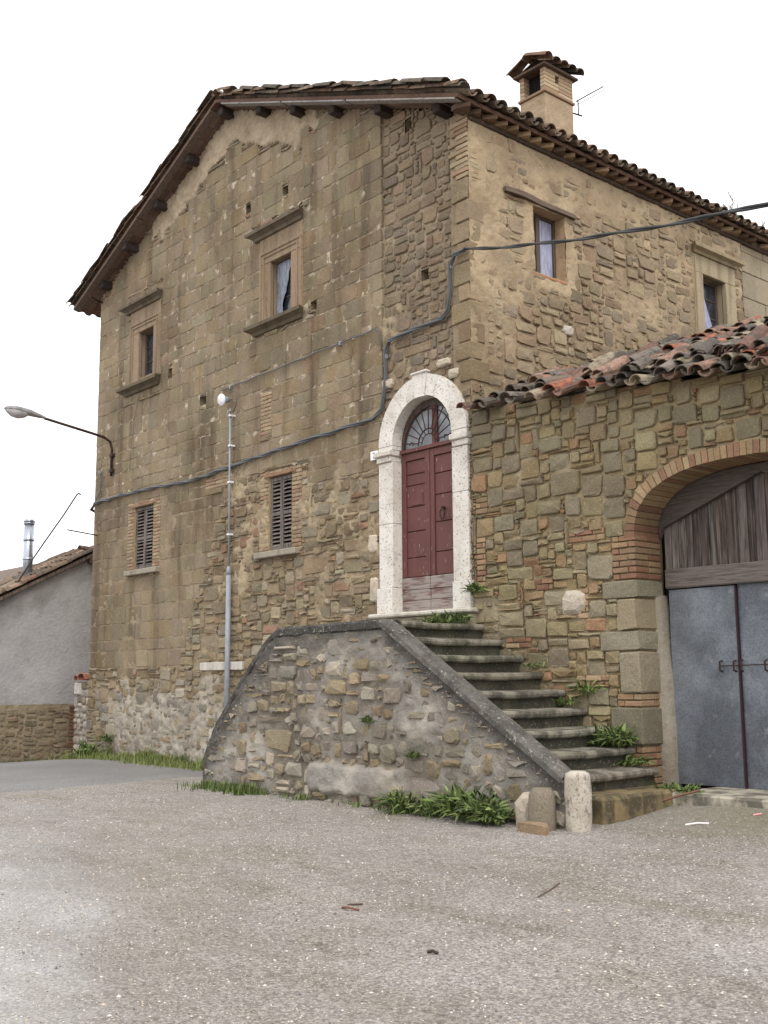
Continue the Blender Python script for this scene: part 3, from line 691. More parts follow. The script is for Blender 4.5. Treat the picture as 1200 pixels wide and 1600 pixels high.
for lf in (0, 1):
    u0, u1 = (DC - DR + .003, seamx - .004) if lf == 0 else (seamx + .004, DC + DR - .003)
    y = DW
    def db(name, a, b, z0, z1, y0, y1, m, bv=.006): return obj(name, MB().box(a, b, y0, y1, z0, z1, (.4,) * 3, bv), m, door)
    db('door_stile', u0, u0 + .085, 2.93, 4.60, y, y + .04, M_dpaint); db('door_stile', u1 - .085, u1, 2.93, 4.60, y, y + .04, M_dpaint)
    db('door_rail', u0 + .086, u1 - .086, 4.50, 4.60, y + .001, y + .04, M_dpaint)
    zs = [2.93, 3.19, 3.54, 3.87, 4.16, 4.31, 4.50] if lf == 0 else [2.93, 3.23, 3.62, 3.98, 4.26, 4.50]
    for z0, z1 in zip(zs, zs[1:]): db('door_panel', u0 + .086, u1 - .086, z0 + .004, z1 - .004, y + .018 + U(0, .006), y + .045, M_dpaint, .008)
    if lf == 0:
        db('small_panel', u0 + .17, u1 - .14, 3.885, 4.05, y + .008, y + .03, M_dpaint, .004)
    for z0, z1 in ((2.475, 2.62), (2.624, 2.76), (2.764, 2.925)): db('worn_board', u0, u1, z0, z1, y + U(-.006, .004), y + .04, M_dworn)
db('meeting_strip', seamx - .014, seamx + .014, 2.93, 4.60, DW - .014, DW + .01, M_dpaint)
db('transom', DC - DR, DC + DR, 4.603, 4.655, DW - .03, DW + .05, M_dpaint)
# ring knocker
rx = DC + .24; rz = 3.70
pts = [(rx + .042 * math.sin(t) * (1 - .25 * math.cos(t)), DW - .022, rz - .065 * math.cos(t)) for t in np.linspace(0, 2 * math.pi, 20)]
kn = obj('knocker', MB().tube(pts, .0085, 6), M_iron, door, smooth=True)
obj('knocker_boss', MB().tube([(rx, DW + .02, rz + .085), (rx, DW - .025, rz + .085)], .022, 8), M_iron, door)
# fanlight
fan = obj('fanlight', arc_block(DC, 4.655, .001, DR + .04, 0, math.pi, DW + .05, DW + .056, 24), M_mglass, house, label='fanlight with milky glass and wrought iron rays')
obj('glazing_bar', MB().box(DC + .02, DC + .12, DW + .02, DW + .048, 4.657, DS + DR - .02, (.3,) * 3, .004), M_dpaint, fan)
obj('glazing_frame', arc_block(DC, 4.655, DR - .045, DR + .045, 0, math.pi, DW + .01, DW + .048, 24), M_frame, fan)
for k in range(11):
    t = math.pi * (k + .5) / 11
    obj('grille_ray', MB().tube([(DC + r * math.cos(t), DW - .02, 4.67 + r * math.sin(t)) for r in (.2, .52)], .008, 5), M_iron, fan)
for r, th in ((.2, .010), (.46, .009), (.13, .007)):
    obj('grille_hoop', MB().tube([(DC + r * math.cos(t), DW - .02, 4.67 + r * math.sin(t)) for t in np.linspace(0, math.pi, 20)], th, 5), M_iron, fan)
for k in range(7):
    t = math.pi * (k + .5) / 7; obj('grille_ray', MB().tube([(DC + r * math.cos(t), DW - .02, 4.67 + r * math.sin(t)) for r in (.13, .19)], .006, 5), M_iron, fan)
for s_ in (-1, 1):
    cx = DC + s_ * .32; obj('grille_scroll', MB().tube([(cx + s_ * (.05 - .012 * t) * math.cos(t * 1.3), DW - .02, 4.70 + (.045 - .01 * t) * math.sin(t * 1.3)) for t in np.linspace(0, 3.6, 14)], .007, 5), M_iron, fan)
mb = MB().box(DC - DR - .1, DC + DR + .1, .6, .62, 2.4, 5.4); obj('hall_partition', mb, M_shade, house)

# ---- roof
CO = {}
def tile_mesh(r0, r1, L, tint, up=1, seg=6, th=.013):
    mb = MB(); vs = []
    for k, (y, r) in enumerate(((0, r0), (L * .5, (r0 + r1) / 2), (L, r1))):
        for rr in (r, r - th):
            for s_ in range(seg + 1):
                t = math.pi * s_ / seg; vs.append((rr * math.cos(t), y, up * rr * math.sin(t) * .85))
    n = seg + 1; fs = []
    for k in range(2):
        b = k * 2 * n; c = (k + 1) * 2 * n
        for s_ in range(seg):
            fs += [(b + s_, b + s_ + 1, c + s_ + 1, c + s_), (b + n + s_, c + n + s_, c + n + s_ + 1, b + n + s_ + 1)]
        fs += [(b, c, c + n, b + n), (b + seg, b + n + seg, c + n + seg, c + seg)]
    for b in (0, 4 * n):
        for s_ in range(seg): fs.append((b + s_, b + n + s_, b + n + s_ + 1, b + s_ + 1))
    return mb.add(vs, fs, tint)
def tile_set(pal, n, broken=False):
    cov = []; pan = []
    for k in range(n):
        t = vary(pal[k % len(pal)], .1); ln = .46 if not broken or k % 3 else U(.2, .34)
        cov.append(tile_mesh(.098, .078, ln, t)); pan.append(tile_mesh(.080, .100, .46, vary(pal[(k * 3 + 1) % len(pal)], .1), -1))
    return cov, pan
class Tiles:
    def __init__(s, name, pal, n, parent, broken=False):
        s.cov, s.pan = tile_set(pal, n, broken); s.parent = parent; s.name = name
        s.mc = [mesh_of(name, m, M_tile, smooth=False) for m in s.cov]; s.mp = [mesh_of(name, m, M_tile) for m in s.pan]; s.items = []
    def put(s, loc, m3, pan=False, prio=1.):
        p = Vector(loc) ; s.items.append((seen(p) * prio, p, m3, pan, rng.randrange(len(s.cov))))
    def finish(s, limit, rest):
        s.items.sort(key=lambda q: -q[0]); out = MB()
        for k, (sc_, p, m3, pan, i) in enumerate(s.items):
            if k < limit and sc_ > 0: inst(s.name, (s.mp if pan else s.mc)[i], s.parent, p, m3)
            else:
                b = (s.pan if pan else s.cov)[i]; out.add([tuple(p + m3 @ Vector(v)) for v in b.v], b.f, b.c[0])
        if out.v: obj(rest, out, M_tile, s.parent, kind='stuff')
def roofz(x): return 11.37 + .43 * (x + 5.6) if x < -5.6 else 11.37 - .41 * (x + 5.6)
YF = -.35
mb = MB()
prof = [(-10.88, roofz(-10.88)), (-5.6, 11.37), (.20, roofz(.20))]
vsx = [(x, y, z) for x, z in prof for y in (YF, YB + .2)] + [(x, y, z - .055) for x, z in prof for y in (YF, YB + .2)]
fsx = [(0, 2, 3, 1), (2, 4, 5, 3), (6, 7, 9, 8), (8, 9, 11, 10), (0, 6, 8, 2), (2, 8, 10, 4), (0, 1, 7, 6), (4, 10, 11, 5), (1, 3, 9, 7), (3, 5, 11, 9)]
mb.add(vsx, fsx, S(104, 80, 68))
roof = obj('roof', mb, M_brick, house, (-5.2, 4, 9)); roof['label'] = 'gabled roof of weathered clay tiles'
def slopeM(right):
    a = math.atan(.41 if right else .43); c, s_ = math.cos(a), math.sin(a)
    up = Vector((-c, 0, s_)) if right else Vector((c, 0, s_)); n = Vector((s_, 0, c)) if right else Vector((-s_, 0, c))
    x = up.cross(n); return Matrix((x, up, n)).transposed(), up, n
T = Tiles('roof_tile', P_TILE, 10, roof)
def jm(m3, a=.03): return m3 @ Matrix.Rotation(U(-a, a), 3, 'Z') @ Matrix.Rotation(U(-a, a), 3, 'X')
for right in (True, False):
    m3, up, n = slopeM(right)
    x_e = .27 if right else -10.98
    base = Vector((x_e, 0, roofz(x_e)))
    nrow = 17 if right else 16
    y = YF + .05; col = 0
    while y < YB:
        for r in range(nrow):
            p = base + up * (r * .36 + U(-.02, .02)); edge = 3. if (r == 0 and right) or col == 0 else (1.5 if r < 2 and right else .05)
            T.put(p + Vector((0, y + U(-.012, .012), 0)) + n * (.062 + U(0, .015)), jm(m3), False, edge)
            if col or 1: T.put(p + Vector((0, y + .115 + U(-.01, .01), 0)) + n * (.085 + U(-.01, .01)) - up * .03, jm(m3), True, edge * .8)
        y += .235; col += 1
    # rake verge: a second line of cover tiles set along the edge
    for r in range(nrow):
        T.put(base + up * (r * .36 + U(-.04, .04)) + Vector((0, YF + U(-.03, .03), 0)) + n * (.10 + U(0, .03)), jm(m3, .08), False, 4.)
Rm = Matrix(((1, 0, 0), (0, 1, 0), (0, 0, 1)))
for k in range(26): T.put((-5.6, YF - .02 + k * .38, 11.37 + .10), jm(Rm, .04), False, 3. if k < 2 else .05)
T.finish(290, 'remaining_roof_tiles')
# purlins, fascia boards and soffit tiles at the gable
for x in (-9.95, -8.9, -7.8, -6.7, -5.6, -4.5, -3.55, -2.6, -1.55, -.35):
    zt = roofz(x) - .06 - (.04 if x == -5.6 else 0)
    mb = MB().box(x - .075, x + .075, YF + .04 + U(0, .12), .25, zt - .15, zt - .02, vary(S(62, 53, 48), .2), .012)
    obj('purlin', mb, M_beam, roof)
for (xa, xb, t) in ((-10.85, -8.3, S(104, 90, 80)), (-8.25, -5.75, S(112, 98, 88)), (-5.4, -3.7, S(150, 146, 142)), (-3.65, -2.1, S(156, 152, 150)), (-2.05, .15, S(148, 142, 136))):
    za, zb = roofz(xa) - .062, roofz(xb) - .062
    mb = MB(); vsx = [(x, y, z + dz) for (x, z) in ((xa, za), (xb, zb)) for y in (YF - .012, YF + .13) for dz in (-.024, 0)]
    fs = [(0, 1, 3, 2), (4, 6, 7, 5), (0, 4, 5, 1), (2, 3, 7, 6), (0, 2, 6, 4), (1, 5, 7, 3)]
    mb.add(vsx, orient(vsx, fs), t); obj('verge_board', mb, M_woodh, roof)
for side_ in (0, 1):
    x = -10.75 if side_ == 0 else -5.5
    while x < (-5.95 if side_ == 0 else -.2):
        w_ = .285
        for (ya, yb) in ((YF + .135, YF + .25), (YF + .255, -.0)):
            mb = MB(); z0, z1 = roofz(x) - .058, roofz(x + w_) - .058
            vsx = [(xx, yy, zz + dz) for xx, zz in ((x, z0), (x + w_, z1)) for yy in (ya, yb) for dz in (-.022 - U(0, .006), 0)]
            fs = [(0, 1, 3, 2), (4, 6, 7, 5), (0, 4, 5, 1), (2, 3, 7, 6), (0, 2, 6, 4), (1, 5, 7, 3)]
            mb.add(vsx, orient(vsx, fs), vary(S(112, 92, 80), .25)); obj('soffit_tile', mb, M_brick, roof)
        x += .295
# sawtooth brick cornice under the side eave
y = -.12; k = 0
while y < YB:
    zt = roofz(.16) - .062
    mb = MB(); c = vary(rng.choice([S(168, 146, 114), S(120, 98, 78), S(150, 126, 100), S(104, 86, 70)]), .15)
    dx = U(-.03, .02); vsx = [(.21 + dx, y + U(-.03, .03), zt), (.06 + dx, y - .11, zt), (-.04, y - .11, zt), (-.04, y + .11, zt), (.06 + dx, y + .11, zt)]
    vsx = vsx + [(a, b, zz - .065) for a, b, zz in vsx]
    fs = [(0, 1, 2, 3, 4), (5, 6, 7, 8, 9)] + [(i, (i + 1) % 5, 5 + (i + 1) % 5, 5 + i) for i in range(5)]
    mb.add(vsx, orient(vsx, fs), c)
    if y < 8 and rng.random() > .08: obj('sawtooth_brick', mb, M_brick, roof)
    y += .235
mb = MB()
mb.box(-.05, .06, .002, YB, roofz(.16) - .19, roofz(.16) - .13, S(74, 62, 52), .01); obj('eave_course', mb, M_brick, roof)

# ---- chimney
chx0, chx1, chy0, chy1 = -1.42, -.90, 2.66, 3.34
chim = obj('chimney', MB().box(chx0, chx1, chy0, chy1, 9.0, 10.58, S(168, 148, 122), .012), M_mort, house, label='plastered brick chimney with tiled cap')
obj('ledge', MB().box(chx0 - .025, chx1 + .025, chy0 - .025, chy1 + .025, 10.581, 10.63, S(150, 122, 98), .01), M_brick, chim)
k = 0
z = 10.632
while z < 11.02:
    for (xa, xb, ya, yb) in ((chx0, chx0 + .09, chy0, chy0 + .2), (chx1 - .09, chx1, chy0, chy0 + .34), (chx1 - .09, chx1, chy0 + .345, chy1), (chx0, chx0 + .09, chy0 + .205, chy1), (chx0 + .095, chx1 - .095, chy1 - .09, chy1)):
        if xa > chx1 - .12 and ya < chy0 + .1 and 10.80 < z < 10.9: yb -= .08
        obj('brick', MB().box(xa, xb, ya, yb, z, z + .058, pick(P_PALEB), .005), M_brick, chim)
    z += .062
obj('smoke_hole_shade', MB().box(chx0 + .1, chx1 - .1, chy0 + .12, chy1 - .1, 10.632, 11.0), M_shade, chim)  # black box standing in for the shade inside the smoke hole
obj('cap_slab', MB().box(chx0 - .08, chx1 + .06, chy0 - .06, chy1 + .08, 11.005, 11.05, S(96, 80, 70), .01), M_brick, chim)
cmesh = [mesh_of('cap_tile', m, M_tile) for m in tile_set(P_TILE[:4] + [S(84, 76, 70)], 5)[0]]
for s_ in (-1, 1):
    for k in range(5):
        yy = chy0 - .05 + k * .19; a = R(24)
        up = Vector((-s_ * math.cos(a), 0, math.sin(a))); n = Vector((s_ * math.sin(a), 0, math.cos(a))); m3 = Matrix((up.cross(n), up, n)).transposed()
        xs_ = (chx1 + .14) if s_ > 0 else (chx0 - .14)
        inst('cap_tile', cmesh[k], chim, (xs_, yy, 11.06 + U(0, .02)), jm(m3, .08))
for k in range(2): inst('cap_tile', cmesh[k + 2], chim, ((chx0 + chx1) / 2, chy0 - .12 + k * .4, 11.21 + .03 * k), jm(Rm, .06))
ant = thing('television_antenna', 'thin metal antenna bracketed to the back of the roof chimney', 'antenna', (-.9, 3.4, 10.4))
obj('bracket', MB().tube([(-.95, 3.3, 10.48), (-.9, 3.55, 10.48)], .014, 5), M_iron, ant)
obj('mast', MB().tube([(-.9, 3.46, 10.47), (-.9, 3.46, 10.72)], .011, 5), M_iron, ant)
obj('boom', MB().tube([(-.92, 3.44, 10.70), (-.9, 4.13, 11.2)], .011, 5), M_iron, ant); obj('boom', MB().tube([(-.92, 3.47, 10.66), (-.9, 4.16, 11.15)], .006, 5), M_iron, ant)

# =================================================================== GARAGE / OUTBUILDING
gar = thing('garage_outbuilding', 'low stone outbuilding with brick arched garage doorway and jumbled lean-to tile roof', 'garage', (2.8, 2, .4))
AX, AA, AB, AS = 3.67, 1.27, .68, 3.08
def archv(u, k=0.):
    t = abs(u - AX) / (AA + k)
    return -1 if t >= 1 else AS + (AB + k) * (1 - t ** 2.5) ** .4
def in_gar(u, v, k=0.): return abs(u - AX) < AA + k and v < max(AS, archv(u, k)) and (v < AS or v < archv(u, k))
GG = Grid(0, 5.6, .1, 5.1)
gtop = lambda u: 4.95 - .09 * u
GG.hole(GG.zone(lambda u, v: v > gtop(u)))
GG.hole(GG.zone(lambda u, v: in_gar(u, v, .06)))
GG.block(GG.zone(lambda u, v: in_gar(u, v, .15) and v > AS))
GG.block(GG.zone(lambda u, v: in_arch(u, v, DRO + .01)))
st = []; jb = []
# jamb quoins of the doorway, bottom to top: (z0, z1, kind)
JZ = [(.3, .62, 'b'), (.62, .90, 'b'), (.90, 1.30, 's'), (1.30, 1.44, 'b'), (1.44, 1.88, 's'), (1.88, 2.10, 's'), (2.10, 2.44, 's'), (2.44, 2.64, 's'), (2.64, 3.09, 'b')]
jx = AX - AA
for k, (z0, z1, kd) in enumerate(JZ):
    ln = U(.22, .58) if kd == 's' else .3
    GG.block(GG.rect(jx - round(ln / .05) * .05, jx + .1, z0, z1))
    ln = round(ln / .05) * .05
    if kd == 's':
        jb.append(('quoin', MB().box(jx - ln + .008, jx + U(0, .02), -.03 - U(0, .02), .44, z0 + .008, z1 - .008, pick([S(142, 133, 110), S(136, 128, 106), S(150, 136, 106), S(140, 124, 98)]), .014), M_rub))
    else:
        z = z0; q = 0
        while z < z1 - .03:
            off = .12 if q % 2 else 0
            for xa, xb in ((jx - ln, jx - .21 + off), (jx - .21 + off, jx)):
                if xb - xa > .05: jb.append(('brick', MB().box(xa + .006, xb - .004 + (.006 if xb > jx - .01 else 0), -.014 - U(0, .014), .22 if xb > jx - .01 else .1, z + .006, z + .062, pick(P_BRICK), .007), M_brick))
            jb.append(('brick', MB().box(jx - .12, jx + .003, .226, .44, z + .006, z + .062, pick(P_BRICK), .007), M_brick))
            z += .068; q += 1
jw = obj('garage_wall', MB(), M_mort, gar, (2.8, 0, 0)) if False else None
bp = []
for q in ((1.0, 1.25, 2.6, 2.75), (1.55, 2.0, 1.5, 1.6), (1.95, 2.35, .95, 1.1), (2.0, 2.4, 1.95, 2.05), (.05, .2, 2.7, 3.3), (.05, .25, 3.6, 3.8), (1.6, 1.75, 2.25, 2.6), (1.5, 2.0, 3.1, 3.2), (.5, .9, 1.95, 2.05)):
    bp += bricks_in(GG, FA, *q, P_BRICK, bh=.068, bl=.22, off=.004)
gr = GG.rubble(GG.wall, (3, 7), (1, 5), .16)
P_BIG = [S(142, 132, 110), S(146, 136, 114), S(138, 128, 107), S(150, 139, 112), S(152, 138, 106)]
P_SML = [S(154, 137, 104), S(158, 141, 108), S(148, 130, 98), S(144, 134, 109), S(156, 132, 100), S(142, 130, 107), S(160, 147, 117), S(146, 134, 106), S(150, 135, 105), S(154, 124, 96)]
for r in gr:
    ar = (r[2] - r[0]) * (r[3] - r[1]); big_ = ar > .045
    st.append(stone(FA, r, vary(rng.choice(P_BIG if big_ and rng.random() < .8 else P_SML), .09), U(.008, .022), U(.006, .036), .12, .012, .014 if big_ else .010, .010, tilt=.012, irr=.09))
def plG(u, v):
    n = fbm(u * 1.1, v * 1.1, 60) * .55 + .3 * fbm(u * 3, v * 3, 61)
    p = .55 * sstep(.2, .5, n)
    if v < 1.6: p = max(p, .8 * sstep(-.1, .3, n))
    if u < .5 and v < 2.6: p = max(p, .7 * sstep(-.2, .2, n))
    return p
def nG(u, v): return -.013 + .012 * fbm(u * 5, v * 5, 62) + .010 * fbm(u * 11, v * 11, 64) + plG(u, v) * (.032 + .015 * fbm(u * 3, v * 3, 63))
def cG(u, v): return mix(S(152, 136, 106), S(152, 143, 122), plG(u, v))
gw = obj('garage_wall', GG.sheet(FA, nG, cG), M_mort, gar, (2.8, 0, 0), True)
emit(st, 'rubble_stone', gw, M_rub, 300, 'remaining_rubble')
emit(bp, 'brick', gw, M_brick, 200, 'remaining_bricks')
for nm, m_, mt in jb: obj(nm, rough_up(m_, .011 if nm == 'quoin' else .003), mt, gw)
# white lichened boulder in the wall
mb = stone(FA, (1.36, 2.30, 1.72, 2.58), S(192, 181, 164), .01, .05, .26, .012, .05, .02); obj('rubble_stone', mb, M_rub, gw, label='large pale lichened stone set in the garage wall')
# arch ring of bricks on edge, one brick deep through the soffit
ts = []
n_ = 600; cur = []
for k in range(n_ + 1):
    t = math.pi * k / n_; cx = math.copysign(abs(math.cos(t)) ** (2 / 2.5), math.cos(t)); sx = abs(math.sin(t)) ** (2 / 2.5)
    cur.append((AX + AA * cx, AS + AB * sx))
acc = [0]
for k in range(n_): acc.append(acc[-1] + math.dist(cur[k], cur[k + 1]))
nb = int(acc[-1] / .072)
def at(s):
    k = min(n_ - 1, max(0, int(np.searchsorted(acc, s)) - 1)); f = (s - acc[k]) / max(1e-9, acc[k + 1] - acc[k])
    p = (cur[k][0] + (cur[k + 1][0] - cur[k][0]) * f, cur[k][1] + (cur[k + 1][1] - cur[k][1]) * f)
    k0 = max(0, k - 3); k1 = min(n_, k + 4); d = (cur[k1][0] - cur[k0][0], cur[k1][1] - cur[k0][1]); l = math.hypot(*d)
    return p, (d[1] / l, -d[0] / l)
for k in range(nb):
    s0 = acc[-1] * k / nb + .004; s1 = acc[-1] * (k + 1) / nb - .004
    th = .135 * U(.93, 1.06); y0 = -.016 - U(0, .012)
    (p0, n0), (p1, n1) = at(s0), at(s1); c = vary(grey(rng.choice([S(164, 136, 100), S(158, 124, 94), S(168, 144, 108), S(150, 112, 88), S(160, 132, 98)]), .15), .12)
    if p0[0] > 5.2: pass
    vsx = []
    for y in (y0, .46):
        vsx += [(p0[0], y, p0[1]), (p1[0], y, p1[1]), (p1[0] + n1[0] * th, y, p1[1] + n1[1] * th), (p0[0] + n0[0] * th, y, p0[1] + n0[1] * th)]
    fs = [(0, 1, 2, 3), (4, 5, 6, 7), (0, 1, 5, 4), (1, 2, 6, 5), (2, 3, 7, 6), (3, 0, 4, 7)]
    obj('arch_brick', MB().add(vsx, orient(vsx, fs), c), M_brick, gw)
mb = MB(); vsx = []
for k in range(0, n_ + 1, 20):
    (p, n) = at(acc[k]); 
    for y in (.0, .5): vsx.append((p[0] + n[0] * .012, y, p[1] + n[1] * .012))
mb.add(vsx, [(2 * k, 2 * k + 1, 2 * k + 3, 2 * k + 2) for k in range(n_ // 20)], S(110, 94, 72)); obj('arch_mortar', mb, M_mort, gw, smooth=True)
# plastered inner jambs
mb = MB(); prof_ = []
for k in range(20):
    z = .2 + k * .12; prof_.append((z, .085 * sstep(2.5, 1.2, z) + .02 + .02 * fbm(z * 2, 5)))
vsx = []
for z, e in prof_: vsx += [(jx - .05, .30, z), (jx + e * .6, .32, z), (jx + e, .40, z), (jx + e, .52, z)]
mb.add(vsx, [(4 * k + j, 4 * k + j + 1, 4 * k + 5 + j, 4 * k + 4 + j) for k in range(len(prof_) - 1) for j in range(3)], S(150, 142, 128)); obj('jamb_plaster', mb, M_mort, gw, smooth=True)
obj('jamb_core', MB().box(jx - .3, jx - .012, .02, .5, .1, 3.2, S(120, 104, 80)), M_mort, gw)
obj('end_pier', MB().box(AX + AA, AX + AA + .02, -.02, .5, .1, 3.2, S(150, 130, 96)), M_mort, gw)
# garage door
gd = obj('garage_door', MB().box(jx + .0, AX + AA, .50, .52, .25, 3.85, (.1,) * 3), M_shade, gar); gd['label'] = 'garage door of galvanised sheet leaves under weathered planks'
lx = [2.475, 3.285, 4.10, 4.90]
for k in range(3):
    y = .445 if k == 0 else .475
    mb = MB().box(lx[k] + .006, lx[k + 1] - .012, y, y + .02, .50, 2.535 if k == 0 else 2.55, (.5,) * 3, .004); leaf = obj('metal_leaf', mb, M_zinc, gd)
obj('leaf_edge', MB().box(3.279, 3.295, .437, .475, .47, 2.53, (.3,) * 3, .003), mk('dark_rusted_edge', S(52, 34, 38), .7), gd)
obj('lock_beam', MB().box(2.46, 4.9, .41, .47, 2.545, 2.755, S(116, 107, 102), .012), M_woodh, gd)
x = 2.44
while x < 4.9:
    w_ = U(.075, .14); t = rng.choice([S(98, 90, 86), S(112, 104, 100), S(82, 72, 67), S(104, 90, 81), S(130, 123, 119)])
    top = min(3.72, archv(min(max(x + w_ / 2, jx + .02), AX + AA - .02)) + .02)
    obj('plank', MB().box(x + .004, x + w_ - .002, .462 + U(0, .012), .49, 2.757, top, vary(t, .1), .004), M_wood, gd); x += w_
poly = [(2.42, 3.10), (2.47, 3.21), (AX, 3.66)]
up_ = [(AX, AS + AB - .015)] + [(u, archv(u) - .012) for u in np.linspace(AX - .1, jx + .02, 16)]
mb = MB().prism(poly + up_, lambda u, v, n: (u, n, v), .455, .405, S(92, 83, 78)); obj('header_board', mb, M_woodh, gd)
poly2 = [(2 * AX - u, v) for u, v in poly + up_][::-1]
mb = MB().prism(poly2, lambda u, v, n: (u, n, v), .455, .405, S(92, 83, 78)); obj('header_board', mb, M_woodh, gd)
for bx in (3.09, 3.25, 3.33, 3.60):
    obj('bolt_staple', MB().tube([(bx, .44, 1.66), (bx, .40, 1.67), (bx, .40, 1.76), (bx, .44, 1.77)], .010, 5), M_iron, gd)
obj('bolt_bar', MB().tube([(3.07, .412, 1.715), (3.62, .418, 1.725)], .0055, 6), M_iron, gd)
obj('sticker', MB().box(3.62, 3.74, .468, .474, 1.58, 1.71, (.5,) * 3, .001), M_blue, gd)
# lean-to roof
def lz(x, y): return 4.93 + .37 * y - .09 * x
mb = MB(); vsx = []
for (x, y) in ((.02, .03), (5.8, .03), (5.8, 6.3), (.02, 6.3)): vsx.append((x, y, lz(x, y)))
vsx += [(x, y, z - .05) for x, y, z in vsx]
mb.add(vsx, [(0, 1, 2, 3), (7, 6, 5, 4), (0, 4, 5, 1), (1, 5, 6, 2), (2, 6, 7, 3), (3, 7, 4, 0)], S(110, 96, 78)); lroof = obj('lean_to_roof', mb, M_mort, gar); lroof['label'] = 'lean-to roof of jumbled broken clay tiles'
a = math.atan(.37); up = Vector((0, math.cos(a), math.sin(a))); xd = Vector((1, 0, -.09)).normalized(); n = xd.cross(up).normalized(); up = n.cross(xd)
m3 = Matrix((xd, up, n)).transposed()
T = Tiles('roof_tile', P_LTILE, 21, lroof, True)
x = .16
while x < 5.7:
    for r in range(17):
        y = -.30 + r * .37 + U(-.07, .07)
        if rng.random() < .13: continue
        z = lz(x, y); e = 6. if r < 2 else 1.
        T.put(Vector((x + U(-.03, .03), y, z)) + n * (.07 + U(0, .07)), jm(m3, .2) @ Matrix.Rotation(U(-.2, .2), 3, 'Y'), False, e)
        T.put(Vector((x + .12 + U(-.02, .02), y - .03, z)) + n * (.095 + U(-.01, .03)), jm(m3, .09), True, e)
    x += .235
for k in range(70):       # loose tiles dumped on the edge
    x = U(.5, 5.4) if k > 20 else U(2.6, 4.4); y = U(-.26, .6); T.put(Vector((x, y, lz(x, y))) + n * U(.15, .23), jm(m3, .3) @ Matrix.Rotation(U(-.25, .25), 3, 'Y'), rng.random() < .3, 5.)
T.finish(280, 'remaining_roof_tiles')
mb = MB(); mb.add([(5.6, 0, 0), (5.6, 6.3, 0), (5.6, 6.3, 6.7), (5.6, 0, 4.4)], [(0, 1, 2, 3)], C_MA); obj('end_wall', mb, M_mort, gar)
mb = MB(); mb.add([(0.03, 6.3, 0), (5.6, 6.3, 0), (5.6, 6.3, 6.7), (.03, 6.3, 7.2)], [(0, 1, 2, 3)], C_MA); obj('rear_wall', mb, M_mort, gar)
# concrete threshold
obj('threshold', MB().box(2.95, 5.3, -.35, .50, .2, .50, S(172, 164, 148), .02), M_step, gar)

# =================================================================== STAIRCASE
stair = thing('outside_staircase', 'worn stone outside staircase with plastered rubble parapet rising to the door', 'staircase', (0, -.9, .3))
YW = -1.70
PR = [(-3.42, -.1), (-3.42, .54), (-3.26, .83), (-3.09, 1.05), (-2.72, 1.43), (-2.29, 1.83), (-1.96, 2.12), (-1.75, 2.21), (.25, 2.25), (2.80, .70), (2.80, -.1)]
def prof_top(u):
    for (a, za), (b, zb) in zip(PR[1:], PR[2:-1]):
        if a <= u <= b: return za + (zb - za) * (u - a) / (b - a)
    return -1
GS = Grid(-3.45, 2.8, 0, 2.35, .05)
GS.hole(GS.zone(lambda u, v: v > prof_top(u) + .05)); GS.block(GS.zone(lambda u, v: v > prof_top(u) - (.24 if u < -1.8 else .15)))
sr = GS.rubble(GS.wall, (3, 8), (2, 5), .2)
def edge_dist(u, v):
    t = prof_top(u); return t - v
def plS(u, v):
    n = fbm(u * 1.0, v * 1.1, 80) * .6 + .35 * fbm(u * 2.8, v * 2.8, 81)
    p = .52 + n * 1.3
    p += .6 * sstep(-2.3, -2.9, u) + (.9 * sstep(.7, .3, edge_dist(u, v)) if u < -1.8 else 0) + .8 * sstep(.35, .1, edge_dist(u, v)) + .5 * sstep(1.2, 1.9, u) * sstep(.2, .6, v) + (.9 * sstep(.75, .35, edge_dist(u, v)) if u > .2 else 0)
    p -= .45 * sstep(1.2, .7, v) * sstep(-2.2, -1.5, u) * sstep(1.2, .6, u)
    return min(1, max(0, p, ledge(u, v)))
stS = [stone(lambda u, v, n: (u, YW - n, v), r, pick(P_STAIR), U(.012, .034), U(.006, .05), .20, .018, .02, .012, tilt=.016, irr=.17) for r in sr]
def ledge(u, v): return sstep(-1.15, -1.0, u + .1 * fbm(v * 5, 1)) * sstep(.75, .6, u) * sstep(.70, .62, v + .04 * fbm(u * 4, 2)) * sstep(.30, .36, v + .03 * fbm(u * 5, 3))
def nS(u, v): return -.010 + .014 * fbm(u * 5, v * 5, 82) + .014 * fbm(u * 10, v * 10, 85) + plS(u, v) * (.034 + .02 * fbm(u * 2.5, v * 2.5, 83)) + .05 * ledge(u, v)
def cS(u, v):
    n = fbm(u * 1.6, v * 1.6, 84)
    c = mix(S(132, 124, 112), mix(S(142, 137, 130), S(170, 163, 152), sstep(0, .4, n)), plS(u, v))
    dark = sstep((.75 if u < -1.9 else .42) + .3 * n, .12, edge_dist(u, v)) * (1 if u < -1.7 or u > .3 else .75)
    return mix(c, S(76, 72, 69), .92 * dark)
FS = lambda u, v, n: (max(u, -3.415), YW - n, min(v, max(prof_top(max(u, -3.415)) - .02, 0)))
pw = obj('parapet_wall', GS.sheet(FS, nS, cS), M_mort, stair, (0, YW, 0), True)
emit(stS, 'rubble_stone', pw, M_rub, 300, 'remaining_rubble')
# solid core
core = [(x + (.03 if i < 5 else 0), z - .045) for i, (x, z) in enumerate(PR)]
obj('core', MB().prism(core, lambda u, v, n: (u, n, v), YW + .055, -1.44, S(110, 104, 96)), M_mort, stair)
core2 = [(-3.0, -.1), (-3.0, .8), (-2.3, 1.7), (-1.75, 2.1), (.1, 2.1), (2.45, .45), (2.45, -.1)]
obj('core', MB().prism(core2, lambda u, v, n: (u, n, v), -1.45, -.03, S(110, 104, 96)), M_mort, stair)
